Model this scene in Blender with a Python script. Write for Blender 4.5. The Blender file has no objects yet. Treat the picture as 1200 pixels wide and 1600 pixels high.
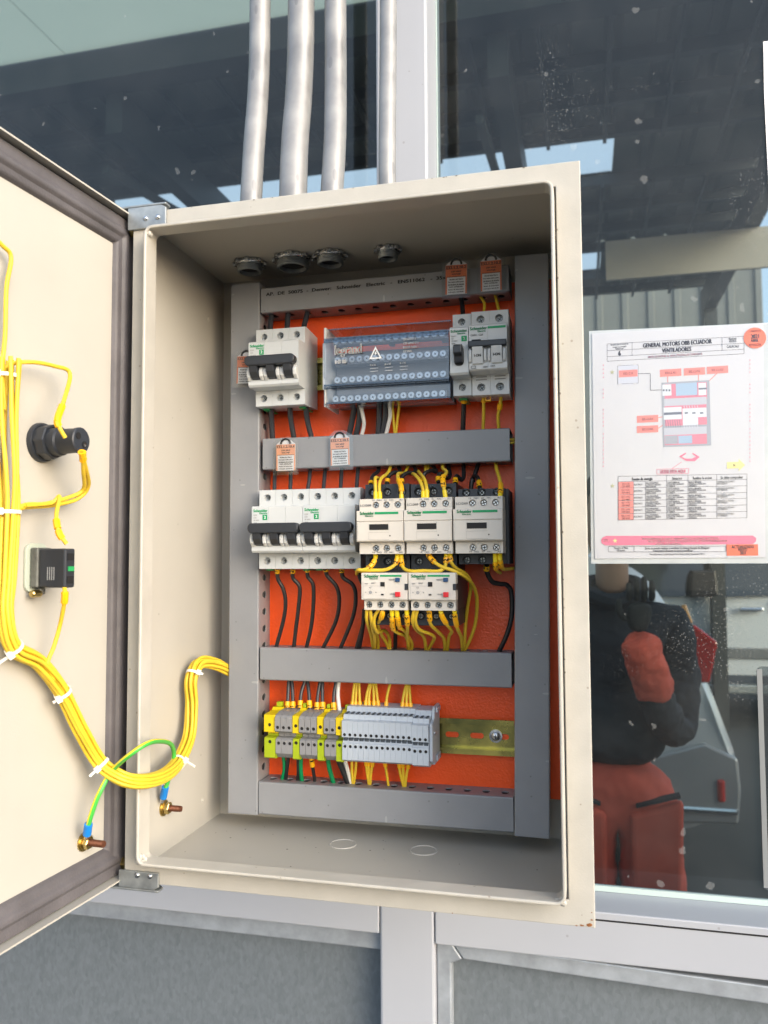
import bpy, math, random
from mathutils import Matrix, Vector
random.seed(7)
SC = bpy.context.scene
COL = SC.collection
R = math.radians

# ---------------------------------------------------------------- camera
# metres; origin = lower left front corner of the enclosure, X right, Y into the wall, Z up; ground at z = GZ
GZ = -1.25
cam_d = bpy.data.cameras.new('camera'); cam = bpy.data.objects.new('camera', cam_d); COL.objects.link(cam)
yaw, pitch, roll = R(13.790), R(3.4055), R(-0.2926)
fwd = Vector((-math.sin(yaw)*math.cos(pitch), math.cos(yaw)*math.cos(pitch), math.sin(pitch)))
rgt = Vector((math.cos(yaw), math.sin(yaw), 0)); upv = rgt.cross(fwd)
r2 = math.cos(roll)*rgt + math.sin(roll)*upv; u2 = -math.sin(roll)*rgt + math.cos(roll)*upv
m4 = Matrix.Identity(4)
for i in range(3):
    m4[i][0] = r2[i]; m4[i][1] = u2[i]; m4[i][2] = -fwd[i]
m4.translation = Vector((.39574, -.65103, .28010)); cam.matrix_world = m4
cam_d.sensor_fit = 'HORIZONTAL'; cam_d.sensor_width = 36; cam_d.lens = 36*1259.37/1200
cam_d.clip_start = .01; cam_d.clip_end = 300
cam_d.dof.use_dof = True; cam_d.dof.focus_distance = .80; cam_d.dof.aperture_fstop = 12.5
SC.camera = cam

# ---------------------------------------------------------------- sky, sun, exposure
to_sun = Vector((.78, -.54, .31)).normalized()
elev = math.asin(to_sun.z); azim = math.atan2(to_sun.x, to_sun.y)
world = bpy.data.worlds.new('World'); SC.world = world; world.use_nodes = True
wn = world.node_tree.nodes; wl = world.node_tree.links
sky = wn.new('ShaderNodeTexSky'); sky.sky_type = 'NISHITA'; sky.sun_disc = False
sky.sun_elevation = elev; sky.sun_rotation = azim; sky.air_density = 1.0; sky.dust_density = 2.5; sky.ozone_density = 1.0
# thin even cloud veil over the clear sky
veil = wn.new('ShaderNodeMixRGB'); veil.inputs[0].default_value = .40; veil.inputs[2].default_value = (2.15, 2.42, 2.85, 1)
wl.new(sky.outputs[0], veil.inputs[1]); wl.new(veil.outputs[0], wn['Background'].inputs[0]); wn['Background'].inputs[1].default_value = .15
sun_d = bpy.data.lights.new('sun', 'SUN'); sun_d.energy = 1.05; sun_d.angle = R(50); sun_d.color = (1, .985, .965)
sun = bpy.data.objects.new('sun', sun_d); COL.objects.link(sun); sun.rotation_euler = to_sun.to_track_quat('Z', 'Y').to_euler(); sun.location = to_sun*8
SC.view_settings.view_transform = 'Standard'; SC.view_settings.look = 'None'; SC.view_settings.gamma = 1
SC.view_settings.use_curve_mapping = False; SC.view_settings.exposure = 1.7
SC.cycles.max_bounces = 10; SC.cycles.transparent_max_bounces = 16; SC.cycles.glossy_bounces = 5; SC.cycles.transmission_bounces = 6
SC.cycles.caustics_reflective = False; SC.cycles.caustics_refractive = False; SC.cycles.sample_clamp_indirect = 4

# ---------------------------------------------------------------- materials
MATS = {}
def mat(name, col, rough=.5, metal=0, bump=0, bscale=300, var=0, vscale=8, col2=None, spec=.5, coat=0, rvar=0, detail=4):
    if name in MATS: return MATS[name]
    m = bpy.data.materials.new(name); m.use_nodes = True; nt = m.node_tree; N = nt.nodes; L = nt.links
    b = N['Principled BSDF']; b.inputs['Base Color'].default_value = (*col, 1); b.inputs['Roughness'].default_value = rough
    b.inputs['Metallic'].default_value = metal; b.inputs['Specular IOR Level'].default_value = spec
    if coat: b.inputs['Coat Weight'].default_value = coat; b.inputs['Coat Roughness'].default_value = .15
    tc = N.new('ShaderNodeTexCoord')
    if var or col2 or rvar:
        nz = N.new('ShaderNodeTexNoise'); nz.inputs['Scale'].default_value = vscale; nz.inputs['Detail'].default_value = detail; nz.inputs['Roughness'].default_value = .6
        L.new(tc.outputs['Object'], nz.inputs['Vector'])
        rp = N.new('ShaderNodeValToRGB'); rp.color_ramp.elements[0].position = .3; rp.color_ramp.elements[1].position = .7
        c2 = col2 if col2 else tuple(max(0, c*(1-var)) for c in col)
        rp.color_ramp.elements[0].color = (*c2, 1); rp.color_ramp.elements[1].color = (*col, 1)
        L.new(nz.outputs['Fac'], rp.inputs['Fac'])
        if var or col2: L.new(rp.outputs['Color'], b.inputs['Base Color'])
        if rvar:
            mr = N.new('ShaderNodeMapRange'); mr.inputs[1].default_value = .3; mr.inputs[2].default_value = .7; mr.inputs[3].default_value = max(.02, rough-rvar); mr.inputs[4].default_value = min(1, rough+rvar)
            L.new(nz.outputs['Fac'], mr.inputs[0]); L.new(mr.outputs[0], b.inputs['Roughness'])
    if bump:
        n2 = N.new('ShaderNodeTexNoise'); n2.inputs['Scale'].default_value = bscale; n2.inputs['Detail'].default_value = 2
        L.new(tc.outputs['Object'], n2.inputs['Vector'])
        bp = N.new('ShaderNodeBump'); bp.inputs['Strength'].default_value = bump; bp.inputs['Distance'].default_value = .001
        L.new(n2.outputs['Fac'], bp.inputs['Height']); L.new(bp.outputs['Normal'], b.inputs['Normal'])
    MATS[name] = m
    return m

def glass_mat(name, tint, refl, reflcol=(1, 1, 1), rough=0.0, dust=0, fres=0.0, dustcol=(.55, .57, .58)):
    """Pane: part mirror reflection, part straight-through tinted transmission, plus dry dust and splashes."""
    m = bpy.data.materials.new(name); m.use_nodes = True; nt = m.node_tree; N = nt.nodes; L = nt.links
    N.remove(N['Principled BSDF']); out = N['Material Output']
    tr = N.new('ShaderNodeBsdfTransparent'); tr.inputs[0].default_value = (*tint, 1)
    gl = N.new('ShaderNodeBsdfGlossy'); gl.inputs['Color'].default_value = (*reflcol, 1); gl.inputs['Roughness'].default_value = rough
    mx = N.new('ShaderNodeMixShader')
    lw = N.new('ShaderNodeLayerWeight'); lw.inputs[0].default_value = .5
    ml = N.new('ShaderNodeMath'); ml.operation = 'MULTIPLY_ADD'; ml.inputs[1].default_value = fres; ml.inputs[2].default_value = refl
    L.new(lw.outputs['Facing'], ml.inputs[0])
    L.new(ml.outputs[0], mx.inputs[0]); L.new(tr.outputs[0], mx.inputs[1]); L.new(gl.outputs[0], mx.inputs[2])
    last = mx
    if dust:
        tc = N.new('ShaderNodeTexCoord')
        df = N.new('ShaderNodeBsdfDiffuse'); df.inputs[0].default_value = (*dustcol, 1)
        # broad dusty film
        n1 = N.new('ShaderNodeTexNoise'); n1.inputs['Scale'].default_value = 3.2; n1.inputs['Detail'].default_value = 5; n1.inputs['Roughness'].default_value = .65
        L.new(tc.outputs['Object'], n1.inputs['Vector'])
        r1 = N.new('ShaderNodeMapRange'); r1.inputs[1].default_value = .42; r1.inputs[2].default_value = .75; r1.inputs[3].default_value = .006*dust; r1.inputs[4].default_value = .05*dust
        L.new(n1.outputs['Fac'], r1.inputs[0])
        # fine specks where a broad noise says the pane is dirty
        v = N.new('ShaderNodeTexVoronoi'); v.inputs['Scale'].default_value = 300; L.new(tc.outputs['Object'], v.inputs['Vector'])
        n3 = N.new('ShaderNodeTexNoise'); n3.inputs['Scale'].default_value = 6; L.new(tc.outputs['Object'], n3.inputs['Vector'])
        r3 = N.new('ShaderNodeMapRange'); r3.inputs[1].default_value = .48; r3.inputs[2].default_value = .68; r3.inputs[3].default_value = .0; r3.inputs[4].default_value = .22; L.new(n3.outputs['Fac'], r3.inputs[0])
        sp = N.new('ShaderNodeMath'); sp.operation = 'LESS_THAN'; L.new(v.outputs['Distance'], sp.inputs[0]); L.new(r3.outputs[0], sp.inputs[1])
        s5 = N.new('ShaderNodeMath'); s5.operation = 'MULTIPLY'; s5.inputs[1].default_value = .20*dust; L.new(sp.outputs[0], s5.inputs[0])
        # dried drops
        v2 = N.new('ShaderNodeTexVoronoi'); v2.inputs['Scale'].default_value = 36; v2.inputs['Randomness'].default_value = 1
        nd = N.new('ShaderNodeTexNoise'); nd.inputs['Scale'].default_value = 90; L.new(tc.outputs['Object'], nd.inputs['Vector'])
        ad = N.new('ShaderNodeMixRGB'); ad.blend_type = 'ADD'; ad.inputs[0].default_value = .012; L.new(tc.outputs['Object'], ad.inputs[1]); L.new(nd.outputs['Color'], ad.inputs[2]); L.new(ad.outputs[0], v2.inputs['Vector'])
        sx = N.new('ShaderNodeSeparateColor'); L.new(v2.outputs['Color'], sx.inputs[0])
        r6 = N.new('ShaderNodeMapRange'); r6.inputs[1].default_value = .45; r6.inputs[2].default_value = 1.; r6.inputs[3].default_value = 0; r6.inputs[4].default_value = .17; L.new(sx.outputs[0], r6.inputs[0])
        s6 = N.new('ShaderNodeMath'); s6.operation = 'LESS_THAN'; L.new(v2.outputs['Distance'], s6.inputs[0]); L.new(r6.outputs[0], s6.inputs[1])
        s7 = N.new('ShaderNodeMath'); s7.operation = 'MULTIPLY'; s7.inputs[1].default_value = .15*dust; L.new(s6.outputs[0], s7.inputs[0])
        mxa = N.new('ShaderNodeMath'); mxa.operation = 'MAXIMUM'; L.new(s5.outputs[0], mxa.inputs[0]); L.new(s7.outputs[0], mxa.inputs[1])
        mxb = N.new('ShaderNodeMath'); mxb.operation = 'MAXIMUM'; L.new(mxa.outputs[0], mxb.inputs[0]); L.new(r1.outputs[0], mxb.inputs[1])
        m2 = N.new('ShaderNodeMixShader'); L.new(mxb.outputs[0], m2.inputs[0]); L.new(mx.outputs[0], m2.inputs[1]); L.new(df.outputs[0], m2.inputs[2]); last = m2
    L.new(last.outputs[0], out.inputs[0]); MATS[name] = m
    return m

CREAM = mat('cream_powder_coat', (.45, .435, .395), .42, bump=.10, bscale=900, var=.09, vscale=6, rvar=.08)
CREAMW = mat('cream_worn_coat', (.45, .435, .395), .45, bump=.10, bscale=700, var=.12, vscale=30, rvar=.1)
GASK = mat('grey_foam_rubber', (.115, .108, .118), .55, bump=.35, bscale=500, var=.35, vscale=25)
ORANGE = mat('orange_enamel', (.95, .10, .012), .34, bump=.45, bscale=420, var=.10, vscale=14)
PVC = mat('grey_pvc', (.25, .262, .285), .38, bump=.06, bscale=500, var=.10, vscale=20, rvar=.1)
PVCD = mat('grey_pvc_body', (.26, .262, .275), .45, var=.15, vscale=30)
INK = mat('black_ink', (.012, .012, .014), .6)
MCBW = mat('light_grey_breaker_plastic', (.54, .575, .60), .42, bump=.05, bscale=1200, var=.04, vscale=40)
MCBW2 = mat('white_breaker_plastic', (.62, .64, .65), .4, bump=.05, bscale=1200, var=.03, vscale=40)
DARK = mat('charcoal_plastic', (.022, .026, .034), .38, bump=.05, bscale=900)
NAVY = mat('slate_black_plastic', (.026, .032, .044), .45, bump=.08, bscale=900, var=.2, vscale=60)
CREAMP = mat('ivory_plastic', (.63, .60, .55), .40, bump=.05, bscale=1200, var=.05, vscale=50)
BLKHOLE = mat('dark_recess', (.006, .006, .007), .7)
STEEL = mat('zinc_plated_steel', (.62, .64, .66), .28, 1, var=.25, vscale=200, rvar=.1)
STEELD = mat('dull_zinc', (.42, .45, .46), .42, .7, var=.35, vscale=90, rvar=.12)
GREEN = mat('green_print', (.0, .29, .10), .5)
GREENP = mat('pale_green_plastic', (.02, .30, .09), .45)
YEL = mat('yellow_pvc', (.76, .53, .035), .5, var=.15, vscale=60)
YELM = mat('yellow_marker_plastic', (.92, .47, .004), .4)
YELF = mat('yellow_ferrule', (.88, .68, .01), .4)
BLK = mat('black_pvc', (.016, .016, .018), .38, bump=.05, bscale=600)
BLKG = mat('dark_grey_pvc', (.035, .038, .046), .34)
WHT = mat('white_pvc', (.72, .71, .68), .42)
GRN = mat('green_pvc', (.0, .22, .075), .4)
TGREY = mat('grey_terminal_plastic', (.245, .25, .265), .45, var=.08, vscale=60)
TLITE = mat('pale_blue_grey_terminal_plastic', (.42, .48, .56), .42, var=.06, vscale=60)
TYEL = mat('yellow_terminal_plastic', (.66, .50, .006), .4)
TGY = mat('green_terminal_plastic', (.32, .41, .01), .4)
RAILM = mat('yellow_passivated_steel', (.60, .52, .15), .26, .9, var=0, vscale=24, col2=(.20, .20, .08), rvar=.06)
ALU = mat('white_aluminium_paint', (.38, .40, .445), .35, var=.05, vscale=4, bump=.03, bscale=400)
EMT = mat('galvanised_conduit', (.36, .36, .36), .48, .35, var=.4, vscale=22, rvar=.14, bump=.08, bscale=60)
COPPER = mat('rusty_copper_thread', (.20, .075, .04), .5, .6, var=.4, vscale=400)
BRASS = mat('yellow_zinc_bolt', (.62, .47, .18), .28, 1, var=.3, vscale=150)
BLUEP = mat('blue_lug_plastic', (.01, .20, .62), .4)
NYLON = mat('natural_nylon', (.74, .73, .68), .4)
WPRINT = mat('white_print', (.85, .86, .88), .5)
GTEXT = mat('grey_print', (.30, .31, .32), .6)
RUST = mat('rust', (.30, .11, .03), .8, var=.5, vscale=300)

def specks(m, scale, thr, dark=(.10, .09, .08), amt=.6, stretch=(1, 1, 1), keep=.5):
    """scatter small marks of another colour over a material's base colour"""
    nt = m.node_tree; N = nt.nodes; L = nt.links; b = N['Principled BSDF']; tc = N.new('ShaderNodeTexCoord'); mp = N.new('ShaderNodeMapping'); mp.inputs['Scale'].default_value = stretch
    v = N.new('ShaderNodeTexVoronoi'); v.inputs['Scale'].default_value = scale; L.new(tc.outputs['Object'], mp.inputs[0]); L.new(mp.outputs[0], v.inputs['Vector'])
    lt = N.new('ShaderNodeMath'); lt.operation = 'LESS_THAN'; L.new(v.outputs['Distance'], lt.inputs[0]); lt.inputs[1].default_value = thr
    sx = N.new('ShaderNodeSeparateColor'); L.new(v.outputs['Color'], sx.inputs[0]); g = N.new('ShaderNodeMath'); g.operation = 'GREATER_THAN'; g.inputs[1].default_value = keep; L.new(sx.outputs[1], g.inputs[0])
    mu = N.new('ShaderNodeMath'); mu.operation = 'MULTIPLY'; L.new(lt.outputs[0], mu.inputs[0]); L.new(g.outputs[0], mu.inputs[1]); m2 = N.new('ShaderNodeMath'); m2.operation = 'MULTIPLY'; m2.inputs[1].default_value = amt; L.new(mu.outputs[0], m2.inputs[0])
    mx = N.new('ShaderNodeMixRGB'); L.new(m2.outputs[0], mx.inputs[0]); mx.inputs[2].default_value = (*dark, 1); bc = b.inputs['Base Color']
    if bc.links: L.new(bc.links[0].from_socket, mx.inputs[1])
    else: mx.inputs[1].default_value = bc.default_value
    L.new(mx.outputs[0], bc)
specks(CREAM, 55, .06, amt=.35, keep=.7); specks(CREAMW, 70, .07, (.16, .12, .08), .5, keep=.65)
specks(PVC, 60, .07, (.42, .43, .45), .5, (1, 1, .25), .75); specks(PVC, 90, .08, (.10, .10, .11), .5, keep=.7)
specks(ORANGE, 45, .05, (.20, .03, .01), .5, keep=.75); specks(EMT, 40, .10, (.16, .16, .17), .5, (1, 1, .35), .6)
specks(ALU, 40, .06, (.18, .17, .16), .4, keep=.75)

# ---------------------------------------------------------------- mesh helpers
def frame_at(t):
    t = t.normalized(); a = Vector((0, 0, 1)) if abs(t.z) < .9 else Vector((1, 0, 0))
    s = t.cross(a).normalized(); return s, s.cross(t).normalized()
def catmull(P, n=8):
    P = [Vector(p) for p in P]
    if len(P) < 3: return [P[0].lerp(P[-1], i/n) for i in range(n+1)]
    Q = [2*P[0]-P[1]] + P + [2*P[-1]-P[-2]]; out = []
    for i in range(1, len(Q)-2):
        p0, p1, p2, p3 = Q[i-1:i+3]
        for k in range(n):
            t = k/n
            out.append(.5*((2*p1)+(p2-p0)*t+(2*p0-5*p1+4*p2-p3)*t*t+(3*p1-p0-3*p2+p3)*t**3))
    out.append(P[-1]); return out
_TX = {}
def text_mesh(s, size):
    k = (s, round(size, 5))
    if k not in _TX:
        c = bpy.data.curves.new('t', 'FONT'); c.body = s; c.size = size; c.resolution_u = 2; c.fill_mode = 'FRONT'
        o = bpy.data.objects.new('t', c); me = bpy.data.meshes.new_from_object(o)
        _TX[k] = ([v.co.copy() for v in me.vertices], [tuple(p.vertices) for p in me.polygons])
        bpy.data.objects.remove(o); bpy.data.meshes.remove(me); bpy.data.curves.remove(c)
    return _TX[k]
class MB:
    def __init__(s): s.v = []; s.f = []; s.m = []; s.cur = 0; s.sm = []; s.X = None
    def add(s, vs, fs, smooth=False):
        o = len(s.v)
        for p in vs:
            p = Vector(p)
            if s.X is not None: p = s.X @ p
            s.v.append(tuple(p))
        for f in fs: s.f.append(tuple(i+o for i in f)); s.m.append(s.cur); s.sm.append(smooth)
        return s
    def mat(s, i): s.cur = i; return s
    def box(s, x0, x1, y0, y1, z0, z1):
        x0, x1 = min(x0, x1), max(x0, x1); y0, y1 = min(y0, y1), max(y0, y1); z0, z1 = min(z0, z1), max(z0, z1)
        return s.add([(x0,y0,z0),(x1,y0,z0),(x1,y1,z0),(x0,y1,z0),(x0,y0,z1),(x1,y0,z1),(x1,y1,z1),(x0,y1,z1)],
                     [(0,3,2,1),(4,5,6,7),(0,1,5,4),(1,2,6,5),(2,3,7,6),(3,0,4,7)])
    def cyl(s, p0, p1, r0, r1=None, n=16, caps=True):
        p0 = Vector(p0); p1 = Vector(p1); r1 = r0 if r1 is None else r1; a, b = frame_at(p1-p0)
        vs = []
        for p, r in ((p0, r0), (p1, r1)):
            for k in range(n):
                t = 2*math.pi*k/n; vs.append(p+a*r*math.cos(t)+b*r*math.sin(t))
        s.add(vs, [(k, (k+1) % n, n+(k+1) % n, n+k) for k in range(n)], True)
        if caps: s.add(vs, [tuple(range(n-1, -1, -1)), tuple(range(n, 2*n))])
        return s
    def lathe(s, p, d, prof, n=20, caps=True):
        p = Vector(p); d = Vector(d).normalized(); a, b = frame_at(d); vs = []
        for r, h in prof:
            for k in range(n):
                t = 2*math.pi*k/n; vs.append(p+d*h+a*r*math.cos(t)+b*r*math.sin(t))
        fs = [(i*n+k, i*n+(k+1) % n, (i+1)*n+(k+1) % n, (i+1)*n+k) for i in range(len(prof)-1) for k in range(n)]
        s.add(vs, fs, True)
        if caps: s.add(vs, [tuple(range(n-1, -1, -1)), tuple(range((len(prof)-1)*n, len(prof)*n))])
        return s
    def tube(s, P, r, n=8, sub=8, smoothed=True, caps=True):
        Q = catmull(P, sub) if smoothed else [Vector(p) for p in P]
        vs = []; prev = None
        for i, p in enumerate(Q):
            t = (Q[min(i+1, len(Q)-1)]-Q[max(i-1, 0)])
            if t.length < 1e-9: t = Vector((0, 0, 1))
            t.normalize()
            if prev is None: a, b = frame_at(t)
            else:
                a = prev - t*prev.dot(t)
                a = a.normalized() if a.length > 1e-6 else frame_at(t)[0]
                b = a.cross(t).normalized()
            prev = a
            rr = r(i/(len(Q)-1)) if callable(r) else r
            for k in range(n):
                w = 2*math.pi*k/n; vs.append(p+a*rr*math.cos(w)+b*rr*math.sin(w))
        m = len(Q)
        s.add(vs, [(i*n+k, i*n+(k+1) % n, (i+1)*n+(k+1) % n, (i+1)*n+k) for i in range(m-1) for k in range(n)], True)
        if caps: s.add(vs, [tuple(range(n-1, -1, -1)), tuple(range((m-1)*n, m*n))])
        return s
    def prism(s, poly, axis, lo, hi):
        """poly in the two other axes (cyclic order), extruded along axis"""
        n = len(poly)
        def P(a, b, c): return (c, a, b) if axis == 'x' else ((a, c, b) if axis == 'y' else (a, b, c))
        vs = [P(a, b, lo) for a, b in poly]+[P(a, b, hi) for a, b in poly]
        return s.add(vs, [tuple(range(n)), tuple(range(2*n-1, n-1, -1))]+[(i, i+n, (i+1) % n+n, (i+1) % n) for i in range(n)])
    def holeplate(s, x0, x1, z0, z1, y, hole, depth=0, floor=True):
        """flat cell facing -Y with a hole (list of (x,z) round the hole), optionally a recess behind it"""
        cx = sum(h[0] for h in hole)/len(hole); cz = sum(h[1] for h in hole)/len(hole)
        ang = [math.atan2(h[1]-cz, h[0]-cx) for h in hole]
        pts = [(a, h) for a, h in zip(ang, hole)]
        for X, Z in ((x0, z0), (x1, z0), (x1, z1), (x0, z1)):
            a = math.atan2(Z-cz, X-cx)
            if min(abs(a-b) for b in ang) > 1e-4:
                hs = sorted(pts); nx = next((i for i, q in enumerate(hs) if q[0] > a), 0); A, B = hs[nx-1], hs[nx]
                da = (a-A[0]) % (2*math.pi); db = (B[0]-A[0]) % (2*math.pi); t = da/db if db else 0
                pts.append((a, (A[1][0]*(1-t)+B[1][0]*t, A[1][1]*(1-t)+B[1][1]*t)))
        pts.sort(); n = len(pts); outer = []
        for a, h in pts:
            c, d = math.cos(a), math.sin(a); ts = []
            if c > 1e-9: ts.append((x1-cx)/c)
            if c < -1e-9: ts.append((x0-cx)/c)
            if d > 1e-9: ts.append((z1-cz)/d)
            if d < -1e-9: ts.append((z0-cz)/d)
            t = min(ts); outer.append((cx+c*t, y, cz+d*t))
        inner = [(h[0], y, h[1]) for a, h in pts]
        s.add(outer+inner, [(i, (i+1) % n, n+(i+1) % n, n+i) for i in range(n)])
        if depth:
            back = [(h[0], y+depth, h[1]) for a, h in pts]
            s.add(inner+back, [(i, (i+1) % n, n+(i+1) % n, n+i) for i in range(n)], True)
            if floor: s.add(back, [tuple(range(n))])
        return s
    def text(s, st, size, x, y, z, al='L', xs=1.0, vertical=0, width=None, bold=.045):
        s._text(st, size, x, y, z, al, xs, vertical, width)
        if bold:
            for dx, dz in ((bold, 0), (-bold, 0), (0, bold*.8)): s._text(st, size, x+dx*size, y-.00002, z+dz*size, al, xs, vertical, width)
        return s
    def _text(s, st, size, x, y, z, al='L', xs=1.0, vertical=0, width=None):
        """flat print facing -Y at height y; vertical: rotation in the plane in degrees"""
        vs, fs = text_mesh(st, size)
        if not vs: return s
        x0 = min(v.x for v in vs); x1 = max(v.x for v in vs)
        if width: xs = width/max(1e-6, x1-x0)
        off = {'L': -x0, 'C': -(x0+x1)/2, 'R': -x1}[al]; c, d = math.cos(R(vertical)), math.sin(R(vertical))
        out = []
        for v in vs:
            a = (v.x+off)*xs; b = v.y-size*.35
            out.append((x+a*c-b*d, y, z+a*d+b*c))
        return s.add(out, fs)
    def flat(s, poly, y): return s.add([(a, y, b) for a, b in poly], [tuple(range(len(poly)))])
    def rect(s, x0, x1, z0, z1, y): return s.flat([(x0, z0), (x1, z0), (x1, z1), (x0, z1)], y)
    def line(s, x0, z0, x1, z1, w, y):
        d = Vector((x1-x0, z1-z0)); L = d.length or 1; n = Vector((-d.y, d.x))/L*w/2
        return s.flat([(x0-n.x, z0-n.y), (x1-n.x, z1-n.y), (x1+n.x, z1+n.y), (x0+n.x, z0+n.y)], y)
    def build(s, name, mats, parent=None, bevel=0, seg=2, angle=35, loc=None, solid=0, soff=-1, sub=0):
        me = bpy.data.meshes.new(name); me.from_pydata(s.v, [], s.f)
        mats = mats if isinstance(mats, (list, tuple)) else [mats]
        for m in mats: me.materials.append(m)
        me.polygons.foreach_set('material_index', s.m); me.polygons.foreach_set('use_smooth', s.sm); me.update()
        if any(s.sm): me.set_sharp_from_angle(angle=R(angle))
        o = bpy.data.objects.new(name, me); COL.objects.link(o)
        if parent is not None: o.parent = parent
        if loc: o.location = loc
        if solid:
            md = o.modifiers.new('solid', 'SOLIDIFY'); md.thickness = solid; md.offset = soff
        if bevel:
            md = o.modifiers.new('bevel', 'BEVEL'); md.width = bevel; md.segments = seg; md.limit_method = 'ANGLE'; md.angle_limit = R(40)
        if sub:
            md = o.modifiers.new('sub', 'SUBSURF'); md.levels = sub; md.render_levels = sub
        return o
def circ(cx, cz, r, n=14, ph=0): return [(cx+r*math.cos(2*math.pi*k/n+ph), cz+r*math.sin(2*math.pi*k/n+ph)) for k in range(n)]
def rrect(x0, x1, z0, z1, r, n=4):
    out = []
    for cx, cz, a0 in ((x1-r, z1-r, 0), (x0+r, z1-r, 90), (x0+r, z0+r, 180), (x1-r, z0+r, 270)):
        for k in range(n+1):
            a = R(a0+90*k/n); out.append((cx+r*math.cos(a), cz+r*math.sin(a)))
    return out
def tag(o, label=None, cat=None, group=None, kind=None):
    if label: o['label'] = label
    if cat: o['category'] = cat
    if group: o['group'] = group
    if kind: o['kind'] = kind
    return o
def thing(name, label, cat, loc=(0, 0, 0), group=None, rot=(0, 0, 0)):
    o = bpy.data.objects.new(name, None); COL.objects.link(o); o.location = loc; o.rotation_euler = rot; o.empty_display_size = .02
    return tag(o, label, cat, group)
def copy_tree(o, parent=None):
    c = o.copy(); COL.objects.link(c)
    if parent is not None: c.parent = parent
    for ch in o.children: copy_tree(ch, c)
    return c
ORD = ['first', 'second', 'third', 'fourth', 'fifth', 'sixth', 'seventh', 'eighth', 'ninth', 'tenth', 'eleventh', 'twelfth', 'thirteenth', 'fourteenth', 'fifteenth', 'sixteenth']
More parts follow.
